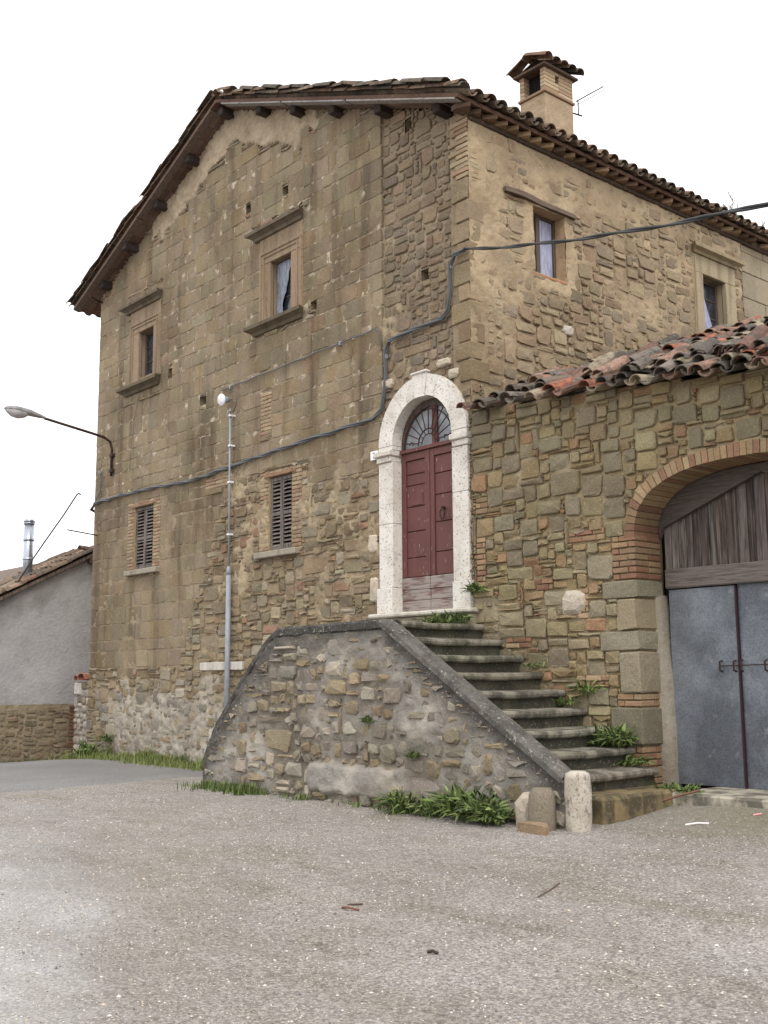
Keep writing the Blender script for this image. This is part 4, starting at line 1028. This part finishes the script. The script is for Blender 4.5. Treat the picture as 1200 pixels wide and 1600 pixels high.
# coping along the parapet top
def cope(p0, p1, th, y0, y1, t, name='coping'):
    d = Vector((p1[0] - p0[0], 0, p1[1] - p0[1])); L_ = d.length; d.normalize(); n = Vector((-d.z, 0, d.x)) if d.x > 0 else Vector((d.z, 0, -d.x))
    seg = max(2, int(L_ / .12)); rows = []; mb = MB(); vsx = []
    for k in range(seg + 1):
        q = Vector((p0[0], 0, p0[1])) + d * (L_ * k / seg); w1 = .012 * fbm(q.x * 4, q.z * 4, 90); w2 = .012 * fbm(q.x * 5, q.z * 5, 95)
        for (yy, hh) in ((y0 + .03, -th), (y0 + w1 * .6, -th + .02), (y0 + w1, -.03), (y0 + .035, .0 + w2), (y1 - .03, .0 + w2 * .8), (y1, -.03), (y1, -th)):
            vsx.append(tuple(q + n * hh + Vector((0, yy, 0))))
    m = 7; fs = []
    for k in range(seg):
        for j in range(m): fs.append((k * m + j, k * m + (j + 1) % m, (k + 1) * m + (j + 1) % m, (k + 1) * m + j))
    fs += [tuple(range(m)), tuple(range(seg * m, seg * m + m))]
    mb.add(vsx, [f[::-1] for f in fs], t); return obj(name, mb, M_cap, stair, smooth=False)
DK = S(72, 69, 65)
cpl = [(-3.44, .50), (-3.26, .85), (-2.73, 1.45), (-2.30, 1.85), (-1.93, 2.15), (-1.74, 2.235)]
for p0, p1 in zip(cpl, cpl[1:]): cope(p0, p1, .10, YW - .03, YW + .30, S(84, 80, 76))
for p0, p1 in (((-1.735, 2.24), (-.72, 2.255)), ((-.715, 2.255), (.245, 2.265))): cope(p0, p1, .12, YW - .05, YW + .27, DK)
rp = [(.255, 2.27), (1.05, 1.795), (1.95, 1.24), (2.80, .73)]
for p0, p1 in zip(rp, rp[1:]): cope(p0, (p1[0] - .004, p1[1] + .002), .105, YW - .05, YW + .16, S(96, 92, 87))
# newel post and stump
mb = MB(); mb.tube([(2.9, YW + .02, z) for z in (.1, .25, .36, .46, .56, .66, .72, .755, .775)], [.11, .115, .12, .118, .124, .122, .118, .105, .06], 14, S(190, 180, 164)); mb.v = [(x + .014 * fbm(x * 9, z * 7, y), y + .014 * fbm(y * 9, z * 7, x + 3), z) for x, y, z in mb.v]; obj('newel_post', mb, M_newel, stair, smooth=True)
# steps
NS = 9
for i in range(NS):
    x = .13 + .302 * i; zt = 2.255 - .195 * i
    xb = x - .34 if i else -1.7
    # tread with a rounded, worn nosing
    vsx = []; rows = 13; mb = MB()
    for k in range(rows):
        y = -1.47 + 1.45 * k / (rows - 1); wz = -.012 * math.exp(-((y + .75) / .4) ** 2) + .006 * fbm(x * 3, y * 4, 11); wx = .014 * fbm(x * 5, y * 3, 14)
        for (dx, dz) in ((-.0, -.075), (.018, -.06), (.026, -.035), (.018, -.01), (-.01, 0), (-.15, .004)): vsx.append((x + .03 + dx + wx, y, zt + dz + wz))
        vsx.append((xb, y, zt + .004)); vsx.append((xb, y, zt - .075))
    m = 8; fs = [(k * m + j, k * m + (j + 1) % m, (k + 1) * m + (j + 1) % m, (k + 1) * m + j) for k in range(rows - 1) for j in range(m)] + [tuple(range(m))[::-1], tuple(range((rows - 1) * m, rows * m))]
    mb.add(vsx, [f for f in fs], vary(S(138, 132, 118), .1)); st_ = obj('tread', mb, M_step, stair)
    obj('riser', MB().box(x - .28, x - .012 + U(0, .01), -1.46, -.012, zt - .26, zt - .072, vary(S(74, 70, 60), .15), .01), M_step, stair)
obj('base_block', MB().box(2.35, 2.96, -1.38, -.01, .1, .52, S(128, 112, 82), .03), M_step, stair)
stump = obj('stone_stump', MB().tube([(2.62, -1.86, .05), (2.62, -1.86, .30), (2.63, -1.86, .56), (2.63, -1.86, .62)], [.125, .13, .12, .085], 10, S(142, 132, 116)), M_cap if False else M_rub, None, smooth=True)
tag(stump, 'short round stone stump leaning beside the newel of the stair', 'stone')
mb = stone(lambda u, v, n: (u, -1.80 - n, v), (2.28, .1, 2.52, .56), S(196, 186, 168), .0, .08, .4, .02, .05, .03, back=.12)
o = obj('white_stone', mb, M_rub, None); tag(o, 'whitish upright boulder against the parapet foot next to the stump', 'stone')
mb = stone(lambda u, v, n: (u, v - 1.0, .29 + n), (2.55, -1.12, 2.85, -.98), S(150, 128, 104), .0, .05, .3, .02, .02, .01, back=.1)
o = obj('flat_stone', mb, M_rub, None); tag(o, 'thin flat brown stone lying on the gravel below the stump', 'stone')

# =================================================================== FITTINGS ON THE HOUSE
def cable(name, pts, r, mat, label, cat='cable', strands=1, clips=(), n=5):
    base = pts[0]; c = thing(name, label, cat, base)
    for s_ in range(strands):
        q = []
        for k, p in enumerate(pts):
            ph = k * 1.1 + s_ * 2.1; o_ = r * 1.05 if strands > 1 else 0
            q.append((p[0] + .3 * o_ * math.cos(ph), p[1] + o_ * math.cos(ph), p[2] + o_ * math.sin(ph)))
        obj('strand', MB().tube(q, r, n), mat, c, smooth=True)
    for p in clips: obj('clip', MB().box(p[0] - .018, p[0] + .018, p[1] - .01, p[1] + .04, p[2] - .03, p[2] + .03, (.5,) * 3, .004), M_pipe, c)
    return c
def dens(pts, step=.25, sag=0.012):
    out = []
    for a, b in zip(pts, pts[1:]):
        a = Vector(a); b = Vector(b); n = max(1, int((b - a).length / step))
        for k in range(n): out.append(tuple(a.lerp(b, k / n) + Vector((0, 0, sag * math.sin(k * 2.4)))))
    out.append(tuple(pts[-1])); return out
Y0 = -.05
main = dens([(-10.42, .15, 4.86), (-10.4, Y0, 4.92), (-10.25, Y0, 5.03), (-9.4, Y0, 5.05), (-8.0, Y0, 5.03), (-6.7, Y0, 4.97), (-5.0, Y0, 5.05), (-3.43, Y0, 5.12), (-2.2, Y0, 5.15), (-1.85, Y0, 5.16), (-1.66, Y0, 5.26), (-1.62, -.02, 5.7), (-1.62, -.02, 6.05), (-1.55, -.02, 6.2), (-1.3, -.02, 6.22), (-.8, -.02, 6.24), (-.48, -.02, 6.25), (-.36, -.03, 6.33), (-.31, -.04, 6.6), (-.29, -.05, 6.9), (-.2, -.06, 7.02), (.02, -.09, 7.02)])
cable('bundled_cable', main, .016, M_cable, 'grey bundled cable clipped along the front wall above the shuttered windows', strands=3, clips=[(-9.4, Y0, 5.05), (-3.43, Y0, 5.12), (-.29, -.05, 6.9), (-1.62, -.02, 6.0)])
span = []
A0 = Vector((.02, -.09, 7.02)); A1 = Vector((5.05, -1.6, 5.46)); d = A1 - A0
for k in range(41):
    t = k / 20; p = A0 + d * t; p.z -= .30 * t * (1 - t) if t < 1 else -.30 * (t - 1) * .7; span.append(tuple(p))
cable('service_cable', span, .013, M_dcable, 'dark overhead service cable hanging from the house corner past the side window', strands=2)
cable('thin_cable', dens([(-5.75, -.04, 6.36), (-5.5, -.04, 6.37), (-4, -.04, 6.39), (-2.6, -.04, 6.42), (-1.8, -.05, 6.43), (-1.72, -.04, 6.38), (-1.68, -.03, 6.1)]), .011, M_cable, 'thin pale cable running below the carved upper window to the vertical joint', clips=[(-2.6, -.04, 6.42), (-5.5, -.04, 6.37)])
cable('thin_cable', dens([(-8.6, -.035, 6.92), (-8.75, -.035, 6.5), (-8.85, -.035, 6.0), (-8.9, -.035, 5.5)]), .005, M_cable, 'hair-thin wire hanging below the upper window beside the street lamp')
cable('thin_cable', dens([(-10.1, -.05, 5.62), (-9.98, -.07, 5.45), (-10.02, -.06, 5.22), (-10.3, -.06, 5.0)], .1), .010, M_cable, 'short grey cable looping down the wall corner under the street lamp', clips=[(-10.1, -.05, 5.62)])
# conduit with round lamp
con = thing('conduit_pipe', 'grey vertical conduit pipe climbing the front wall between the shuttered windows', 'pipe', (-5.4, -.06, .3))
obj('lower_pipe', MB().tube([(-5.38, -.09, .25), (-5.38, -.09, 3.3)], .042, 10), M_pipe, con, smooth=True)
obj('pipe_collar', MB().tube([(-5.38, -.09, 3.27), (-5.38, -.09, 3.40)], [.048, .026], 10), M_pipe, con, smooth=True)
obj('upper_pipe', MB().tube([(-5.38, -.09, 3.35), (-5.42, -.08, 5.98)], .018, 8), M_pipe, con, smooth=True)
for z in (3.9, 4.75, 5.35, 5.85): obj('pipe_clamp', MB().box(-5.43, -5.37, -.11, .0, z, z + .03, (.5,) * 3, .004), M_white, con)
lp = thing('round_wall_lamp', 'white round lamp on top of the conduit pipe', 'lamp', (-5.46, -.1, 6.0))
dirv = Vector((.05, -.97, -.15)).normalized(); cc = Vector((-5.50, -.20, 6.13))
obj('diffuser', MB().tube([cc + dirv * t for t in (-.025, .0, .012, .02)], [.09, .102, .092, .04], 18), M_white, lp, smooth=True)
obj('back_box', MB().tube([cc + dirv * t for t in (-.16, -.04)], [.04, .07], 12), M_pipe, lp, smooth=True)
obj('feed_loop', MB().tube([(-5.42, -.09, 5.93), (-5.30, -.1, 5.92), (-5.22, -.1, 6.0), (-5.20, -.1, 6.14), (-5.26, -.12, 6.25), (-5.38, -.12, 6.24)], .012, 6), M_cable, lp, smooth=True)
# house number
pl = thing('house_number_plate', 'small white enamel plate with number 7 left of the red door', 'number plate', (-1.83, -.06, 4.50))
obj('plate', MB().box(-1.91, -1.755, -.055, -.03, 4.575, 4.70, (.5,) * 3, .004), M_white, pl)
mb = MB(); mb.box(-1.855, -1.81, -.059, -.0555, 4.666, 4.676, (.1,) * 3, .0005)
vsx = [(x, y, z) for y in (-.059, -.0555) for x, z in ((-1.823, 4.666), (-1.810, 4.666), (-1.832, 4.60), (-1.844, 4.60))]
mb.add(vsx, orient(vsx, [(0, 1, 2, 3), (4, 5, 6, 7), (0, 1, 5, 4), (1, 2, 6, 5), (2, 3, 7, 6), (3, 0, 4, 7)]), (.1,) * 3); obj('numeral', mb, M_blackp, pl)
# street lamp
sl_ = thing('street_lamp', 'grey cobra-head street lamp on a bent arm fixed to the house front', 'street lamp', (-9.6, 0, 5.4))
arm = [(-9.6, -.05, 5.48), (-9.6, -.05, 6.0), (-9.6, -.09, 6.14), (-9.6, -.22, 6.21), (-9.6, -.45, 6.25), (-9.6, -1.42, 6.40)]
obj('arm', MB().tube(arm, .026, 8), M_iron, sl_, smooth=True)
for z in (5.55, 5.85): obj('wall_bracket', MB().box(-9.66, -9.54, -.075, .02, z, z + .06, (.5,) * 3, .004), M_iron, sl_)
mb = MB(); vsx = []; prf = [(-1.40, .03, .03), (-1.52, .06, .05), (-1.70, .10, .085), (-1.95, .13, .09), (-2.1, .10, .065), (-2.17, .03, .02)]; m = 12
for (y, hw, hh) in prf:
    for k in range(m):
        t = 2 * math.pi * k / m; z = math.sin(t) * hh; z = max(z, -.02); vsx.append((-9.6 + hw * math.cos(t), y, 6.41 + .09 * (-y - 1.4) + z))
fs = [(k * m + j, k * m + (j + 1) % m, (k + 1) * m + (j + 1) % m, (k + 1) * m + j) for k in range(len(prf) - 1) for j in range(m)] + [tuple(range(m)), tuple(range((len(prf) - 1) * m, len(prf) * m))]
mb.add(vsx, [f[::-1] for f in fs]); obj('housing', mb, M_lhead, sl_, smooth=True)
mb = MB(); vsx = []
prf = [(-1.72, .05, .02), (-1.80, .10, .085), (-1.92, .125, .125), (-2.04, .115, .11), (-2.13, .06, .05), (-2.16, .02, .015)]
for (y, hw, hh) in prf:
    for k in range(m):
        t = math.pi + math.pi * k / (m - 1); vsx.append((-9.6 + hw * math.cos(t), y, 6.395 + .09 * (-y - 1.4) + math.sin(t) * hh))
fs = [(k * m + j, k * m + j + 1, (k + 1) * m + j + 1, (k + 1) * m + j) for k in range(len(prf) - 1) for j in range(m - 1)]
mb.add(vsx, fs); obj('bowl', mb, M_lglass, sl_, smooth=True)
bar = obj('iron_bar', MB().tube([(-10.2, .02, 4.40), (-10.2, -.62, 4.46)], .014, 6), M_iron); tag(bar, 'short dark iron bar sticking out of the wall corner above the stucco roof', 'bar')
bar = obj('iron_hook', MB().tube([(-10.3, -.0, 9.12), (-10.2, -.15, 9.1), (-10.05, -.38, 9.1)], .02, 6), M_iron); tag(bar, 'dark iron hook under the low roof corner of the stone house', 'hook')

# =================================================================== LEFT NEIGHBOURS
stu = thing('stucco_house', 'grey stuccoed house with sloping tile roof beyond the stone house', 'house', (-14, 0, 0))
SX = -13.0
def srz(y): return 3.72 + .52 * (y + .05) if y < 1.3 else 3.72 + .52 * 1.35 - .52 * (y - 1.3)
mb = MB(); vsx = []; nY = 60; nZ = 40; ya, yb_ = -6.0, 4.0
for j in range(nZ + 1):
    for i in range(nY + 1):
        y = ya + (yb_ - ya) * i / nY; zt = max(.3, srz(y)) - .05; z = -.4 + (zt + .4) * j / nZ
        vsx.append((SX + .015 * fbm(y * 2, z * 2, 70) + .006 * fbm(y * 7, z * 7, 71), y, z))
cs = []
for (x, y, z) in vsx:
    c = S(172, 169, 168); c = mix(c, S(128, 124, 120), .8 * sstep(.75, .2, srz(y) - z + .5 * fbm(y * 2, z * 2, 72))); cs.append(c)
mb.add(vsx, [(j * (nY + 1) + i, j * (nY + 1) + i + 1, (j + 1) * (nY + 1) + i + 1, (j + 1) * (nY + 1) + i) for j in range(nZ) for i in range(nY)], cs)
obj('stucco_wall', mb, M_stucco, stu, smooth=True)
vsx = []
for (y) in (-6.0, 1.3, 4.2):
    for x in (SX + .12, SX - 7):
        for dz in (0, -.07): vsx.append((x, y, srz(y) + dz))
mb = MB().add(vsx, [(0, 4, 6, 2), (1, 3, 7, 5), (0, 1, 5, 4), (2, 6, 7, 3), (4, 8, 10, 6), (5, 7, 11, 9), (4, 5, 9, 8), (0, 2, 3, 1), (8, 9, 11, 10)], S(120, 104, 92)); srf = obj('roof', mb, M_wood, stu)
T = Tiles('roof_tile', P_TILE, 6, srf)
a = math.atan(.52); up = Vector((0, math.cos(a), math.sin(a))); n = Vector((0, -math.sin(a), math.cos(a))); m3 = Matrix((up.cross(n), up, n)).transposed()
for col in range(8):
    for r in range(12):
        y = 1.0 - r * .33; T.put(Vector((SX + .08 - col * .235, y, srz(y))) + n * .06, jm(m3, .05), False, 2 if col == 0 else .3)
        if col: T.put(Vector((SX + .2 - col * .235, y, srz(y))) + n * .085, jm(m3, .04), True, .1)
T.put((SX + .02, .95, srz(1.2) + .1), jm(Rm, .05), False, 3); T.finish(40, 'remaining_roof_tiles')
obj('rafter_tail', MB().box(SX - .1, SX + .2, 1.16, 1.28, srz(1.2) - .22, srz(1.2) - .08, S(80, 66, 58), .01), M_beam, stu)
obj('rear_wall', MB().box(-19, -13.1, -5.9, 3.9, -.4, 2.2, S(168, 166, 164)), M_stucco, stu)
fl = thing('flue_pipe', 'shiny metal flue pipe standing on the stucco house roof', 'flue', (-13.4, -.0, 3.6))
fx, fy = -13.5, .02
obj('pipe', MB().tube([(fx, fy, 3.5), (fx, fy, 5.02)], .105, 14), M_steel, fl, smooth=True)
for z in (4.2, 4.62, 4.98): obj('pipe_band', MB().tube([(fx, fy, z), (fx, fy, z + .05)], .116, 14), M_steel, fl, smooth=True)
obj('cowl', MB().tube([(fx, fy, 5.03), (fx, fy, 5.09)], [.125, .105], 14), M_steel, fl, smooth=True)
o = obj('leaning_mast', MB().tube([(-13.0, -.42, 3.62), (-13.0, -.1, 4.15), (-13.0, .2, 4.62), (-13.0, .55, 5.15), (-13.0, .86, 5.66), (-13.0, .90, 5.70), (-13.0, .95, 5.66)], .018, 6), M_dcable, smooth=True)
tag(o, 'dark leaning thin mast rising from the stucco house roof past the flue', 'mast')
# low stone wall in front of the stucco house
lw = thing('low_stone_wall', 'low old stone garden wall in front of the stucco house', 'wall', (-12.5, -1.5, -.1))
GL = Grid(-5.0, .8, -.3, 1.15); FL = lambda u, v, n: (-12.5 + n, u, v)
sL = [stone(FL, r, pick([S(142, 128, 104), S(132, 118, 96), S(150, 134, 108), S(136, 116, 92)]), U(.012, .024), U(.004, .028), .2, .012, .012, .008, irr=.22) for r in GL.rubble(GL.wall & (GL.zone(lambda u, v: v < 1.05 + .06 * fbm(u * 3, 1))), (3, 6), (2, 3))]
lwall = obj('wall_face', GL.sheet(FL, lambda u, v: .002 + .012 * fbm(u * 5, v * 5, 77) + .01 * fbm(u * 11, v * 11, 78), lambda u, v: S(142, 128, 106)), M_mort, lw, smooth=True)
emit(sL, 'rubble_stone', lwall, M_rub, 120, 'remaining_rubble')
obj('wall_core', MB().box(-12.85, -12.55, -5, .8, -.4, 1.14, S(124, 110, 90), .03), M_mort, lw)
for k in range(17): obj('end_brick', MB().box(-12.7, -12.43, .62, .80, -.1 + k * .072, -.038 + k * .072, pick([S(140, 100, 76), S(128, 92, 72), S(116, 96, 78)]), .006), M_brick, lw)
# gate pier
pier = thing('gate_pier', 'crumbling whitewashed stone gate pier capped by a tile at the house corner', 'pier', (-10.8, .3, 0))
GP = Grid(-11.2, -10.4, -.2, 1.6, .05); FP = lambda u, v, n: (u, .12 - n, v)
pf = obj('pier_face', MB().box(-11.2, -10.37, .13, .7, -.3, 1.56, S(168, 160, 150), .03), M_mort, pier)
emit([stone(FP, r, pick([S(168, 160, 148), S(150, 136, 116), S(180, 174, 164)]), .02, U(.0, .035), .3, .01, .02, .014) for r in GP.rubble(GP.wall, (2, 5), (2, 4))], 'rubble_stone', pf, M_rub, 60)
obj('white_block', MB().box(-11.12, -10.85, .06, .4, 1.35, 1.58, S(214, 208, 202), .02), M_rub, pier)
m_ = mesh_of('cap_tile', tile_mesh(.13, .11, .42, S(176, 112, 90)), M_tile)
inst('cap_tile', m_, pier, (-10.75, .02, 1.66), Matrix.Rotation(.1, 3, 'Z')); inst('cap_tile', m_, pier, (-10.98, .02, 1.63), Matrix.Rotation(-.15, 3, 'Z'))

# =================================================================== VEGETATION
G1, G2, G3 = S(92, 108, 58), S(116, 130, 76), S(74, 88, 50)
def blades(mb, x, y, z, n, h, spread, wd, pal):
    for _ in range(n):
        a = U(0, 6.28); r = spread * math.sqrt(U(0, 1)); bx, by = x + r * math.cos(a), y + r * math.sin(a)
        hh = h * U(.5, 1.2); ln = U(.1, .7) * hh; d = U(0, 6.28); px, py = -math.sin(d) * wd, math.cos(d) * wd
        b = (bx, by, z); mid = (bx + math.cos(d) * ln * .4, by + math.sin(d) * ln * .4, z + hh * .65); tip = (bx + math.cos(d) * ln, by + math.sin(d) * ln, z + hh)
        mb.add([(b[0] - px, b[1] - py, b[2]), (b[0] + px, b[1] + py, b[2]), (mid[0] + px * .8, mid[1] + py * .8, mid[2]), (mid[0] - px * .8, mid[1] - py * .8, mid[2]), tip], [(0, 1, 2, 3), (3, 2, 4)], vary(rng.choice(pal), .25))
mb = MB()
for k in range(2600):
    x = U(-10.3, -3.5); wdt = .75 * (.55 + .45 * fbm(x * .9, 3)) if x < -4.6 else .3; y = -.03 - abs(rng.gauss(0, .5)) * wdt
    if y < -.95: continue
    if x > -3.9: continue
    blades(mb, x, y, gz(x, y) - .01, 3, .15 * (1 + .9 * fbm(x * 2, y * 2)), .05, .005, [G1, G2, G2, S(128, 138, 76), S(146, 140, 90)])
for k in range(700):
    y = U(-4.5, .6); x = -12.45 + abs(rng.gauss(0, .14)); blades(mb, x, y, gz(x, y) - .01, 3, .15 + .12 * max(0, fbm(y * 1.5, 8)), .06, .006, [G1, G3, G3])
o = obj('verge_grass', mb, M_leaf, kind='stuff'); tag(o, 'strip of short green grass along the foot of the stone walls', 'grass')
mb = MB()
for k in range(1500):
    x = U(-3.7, 2.2); f = max(.0, fbm(x * 2.2, 20) + (.5 if -3.3 < x < -2.0 else -.05)) * 1.3; y = YW - .06 - abs(rng.gauss(0, .10)) * (.5 + f)
    if rng.random() > .05 + f: continue
    blades(mb, x, y, gz(x, y) - .01, 3, .07 + .08 * f, .05, .006, [G1, G2, G3])
o = obj('wall_foot_grass', mb, M_leaf, kind='stuff'); tag(o, 'patchy low grass and moss at the foot of the stair parapet', 'grass')
def weed(name, x, y, z, n, h, sp, lw_, label, pal=(G1, G2, G3), flat=.5, grp='weeds growing from the old masonry'):
    t = thing(name, label, 'weed', (x, y, z), grp)
    mb = MB()
    for k in range(n):
        a = U(0, 6.28); el = U(.25, 1.35); L_ = h * U(.5, 1.1)
        s0 = Vector((x + sp * U(-.5, .5), y + sp * U(-.25, .25), z + U(0, .3) * h * (1 - flat)))
        d = Vector((math.cos(a) * math.cos(el), math.sin(a) * math.cos(el), math.sin(el))); s_ = Vector((-math.sin(a), math.cos(a), 0)) * lw_ * U(.6, 1.2)
        p1 = s0 + d * L_ * .5; p2 = s0 + d * L_ + Vector((0, 0, -.28 * L_)) ; c = vary(rng.choice(pal), .3)
        mb.add([tuple(s0), tuple(p1 - s_), tuple(p1 + s_ + Vector((0, 0, .01))), tuple(p1 + d * L_ * .08 + Vector((0, 0, lw_ * .3))), tuple(p2)], [(0, 1, 3), (0, 3, 2), (1, 4, 3), (3, 4, 2)], c)
    obj('leaves', mb, M_leaf, t)
    st_m = MB()
    for k in range(max(3, n // 14)):
        a = U(0, 6.28); st_m.tube([(x + U(-.4, .4) * sp, y + U(-.2, .2) * sp, z - .02), (x + U(-.5, .5) * sp + .05 * math.cos(a), y + U(-.2, .2) * sp, z + h * U(.4, .8))], .003, 4, S(92, 104, 56))
    obj('stems', st_m, M_leaf, t)
wl = [('weed_clump', 1.72, -1.86, 0, 240, .46, .50, .022, 'leafy green weed clump at the parapet foot left of the white boulder'),
      ('weed_clump', 2.05, -1.92, 0, 150, .34, .28, .019, 'drooping long-leaved weed hugging the whitish boulder'),
      ('weed_clump', 1.10, -1.84, 0, 130, .27, .34, .020, 'small broad-leaved weed at the parapet foot, middle of three tufts'),
      ('weed_clump', .62, -1.80, 0, 150, .34, .26, .016, 'feathery weed with tiny yellow flowers under the gap in the stones')]
for nm, x, y, z, n, h, sp, lw_, lb in wl: weed(nm, x, y, gz(x, y), n, h, sp, lw_, lb)
weed('weed_clump', -.20, -.30, 2.26, 260, .20, .60, .014, 'low ferny weeds on the top landing before the door sill')
weed('weed_clump', 2.05, -.18, .88, 300, .32, .52, .019, 'bushy weed sprouting on the lower steps beside the garage wall')
weed('weed_clump', 2.35, -.14, .70, 90, .18, .36, .014, 'weed trailing over the second lowest step by the brick quoins')
weed('weed_clump', 2.95, -.22, .45, 120, .18, .40, .015, 'weed patch at the bottom corner between stair and garage jamb')
weed('weed_clump', .10, -.10, 2.62, 60, .20, .16, .014, 'small weed growing out of the wall right of the door jamb')
weed('weed_clump', 1.45, -.10, 1.30, 60, .15, .22, .013, 'small weed in a wall joint above the middle steps')
weed('weed_clump', 1.75, -.10, 1.42, 50, .24, .20, .012, 'spindly weed climbing the garage wall above the lower steps')
weed('weed_clump', 1.0, -.12, 1.72, 40, .10, .26, .012, 'tiny weeds on the fourth step against the wall')
weed('weed_clump', .75, -1.74, .78, 40, .12, .12, .012, 'small weed tuft in a parapet hole below the coping')
weed('weed_clump', .05, -1.76, 1.12, 36, .13, .12, .012, 'little weed growing in the parapet above the projecting stones')
weed('weed_clump', -9.35, -.10, .50, 60, .26, .22, .016, 'low weed against the house foot under the left shutters')
weed('weed_clump', -9.9, -.25, .2, 120, .42, .5, .02, 'dark green weeds beside the gate pier and house corner')
mb = MB()
for k in range(14): 
    x, y = .62 + U(-.1, .1), -1.86 + U(-.05, .03); zf = gz(x, y) + U(.1, .24); mb.box(x - .006, x + .006, y - .006, y + .006, zf, zf + .008, S(200, 176, 60), .003)
o = obj('yellow_flowers', mb, M_chip, kind='stuff'); tag(o, 'tiny yellow flowers on the feathery weed', 'flowers')
# moss tuft on lean-to
# bare tree behind the roof
tr = thing('bare_tree', 'leafless tree whose top twigs show above the far eave', 'tree', (-3.6, 13.0, 0))
mb = MB().tube([(-3.6, 13, -.2), (-3.55, 13, 4), (-3.5, 13.1, 8), (-3.5, 13.15, 10.8), (-3.45, 13.1, 11.9)], [.2, .16, .11, .07, .03], 8); obj('trunk', mb, M_bark, tr, smooth=True)
mb = MB()
def twig(p, d, L_, r, dep):
    p2 = p + d * L_; mid = p + d * L_ * .5 + Vector((U(-.05, .05), U(-.05, .05), 0)) * L_
    mb.tube([p, mid, p2], [r, r * .8, r * .55], 4)
    if dep == 0: return
    for _ in range(rng.choice((2, 3, 3))):
        nd = (d + Vector((U(-.7, .7), U(-.7, .7), U(-.2, .5)))).normalized(); twig(p2 if rng.random() < .6 else mid, nd, L_ * U(.55, .8), r * .62, dep - 1)
for k in range(9):
    a = U(0, 6.28); twig(Vector((-3.5, 13.12, 7.6 + .47 * k)), Vector((math.cos(a) * .7, math.sin(a) * .7, .8)).normalized(), 1.0 - .04 * k, .035, 4)
obj('crown', mb, M_bark, tr)

# =================================================================== LOOSE THINGS ON THE YARD
mb = MB()
for k in range(22000):
    t = rng.random(); x = U(-4.5, 9.5); y = U(-8.8, -.6)
    if y > YW - .1 and x < 3.0: continue
    s_ = U(.004, .010) * (1.7 if rng.random() < .06 else 1); z = gz(x, y) + .022 * fbm(x * .55, y * .8) + .006 * fbm(x * 2.6, y * 2.6, 3) + .001
    c = rng.choice([S(200, 194, 184), S(186, 178, 168), S(170, 160, 146), S(188, 171, 150), S(150, 140, 128), S(112, 104, 96), S(100, 90, 82), S(202, 197, 190)])
    a = U(0, 3.14); ca, sa = math.cos(a) * s_, math.sin(a) * s_; e = U(.4, .9)
    mb.add([(x + ca, y + sa, z), (x - sa * e, y + ca * e, z), (x - ca, y - sa, z), (x + sa * e, y - ca * e, z), (x + U(-.3, .3) * s_, y, z + s_ * U(.3, .8))], [(0, 1, 4), (1, 2, 4), (2, 3, 4), (3, 0, 4)], vary(c, .1))
o = obj('loose_gravel', mb, M_chip, kind='stuff'); tag(o, 'scattered pale stone chips over the yard', 'gravel')
def gp_(x, y): return gz(x, y) + .022 * fbm(x * .55, y * .8) + .006 * fbm(x * 2.6, y * 2.6, 3)
def debris(name, pts, r, col, label, cat):
    m = mk(name + '_surface', col, .8); q = [(x, y, gp_(x, y) + r * .8 + dz) for x, y, dz in pts]
    tag(obj(name, MB().tube(q, r, 5), m), label, cat)
debris('twig', [(4.4, -3.94, 0), (4.33, -3.74, .004), (4.24, -3.53, .002)], .005, S(96, 80, 66), 'thin bare twig lying on the open gravel', 'twig')
debris('dead_leaf', [(3.66, -5.0, 0), (3.74, -5.02, .012), (3.82, -4.99, .004)], .007, S(112, 72, 60), 'curled reddish dead leaf on the gravel beside a twig', 'leaf')
debris('stick', [(3.62, -4.92, 0), (3.70, -4.86, .004)], .006, S(84, 66, 58), 'short dark stick next to the reddish dead leaf', 'stick')
debris('pebble', [(4.87, -5.37, 0), (4.90, -5.36, .01), (4.93, -5.35, 0)], .009, S(60, 50, 47), 'small dark pebble alone on the gravel', 'pebble')
debris('paper_scrap', [(3.66, -1.16, 0), (3.74, -1.10, .01), (3.82, -1.04, 0)], .010, S(214, 208, 206), 'crumpled white paper scrap near the garage', 'litter')
debris('pink_scrap', [(4.0, -.62, 0), (4.06, -.58, .006)], .009, S(210, 150, 152), 'tiny pink scrap of litter near the garage', 'litter')
debris('dead_branch', [(2.95, -.5, .06), (3.1, -.42, .10), (3.28, -.34, .13)], .012, S(112, 84, 68), 'dead brown branch beside the concrete garage threshold', 'branch')
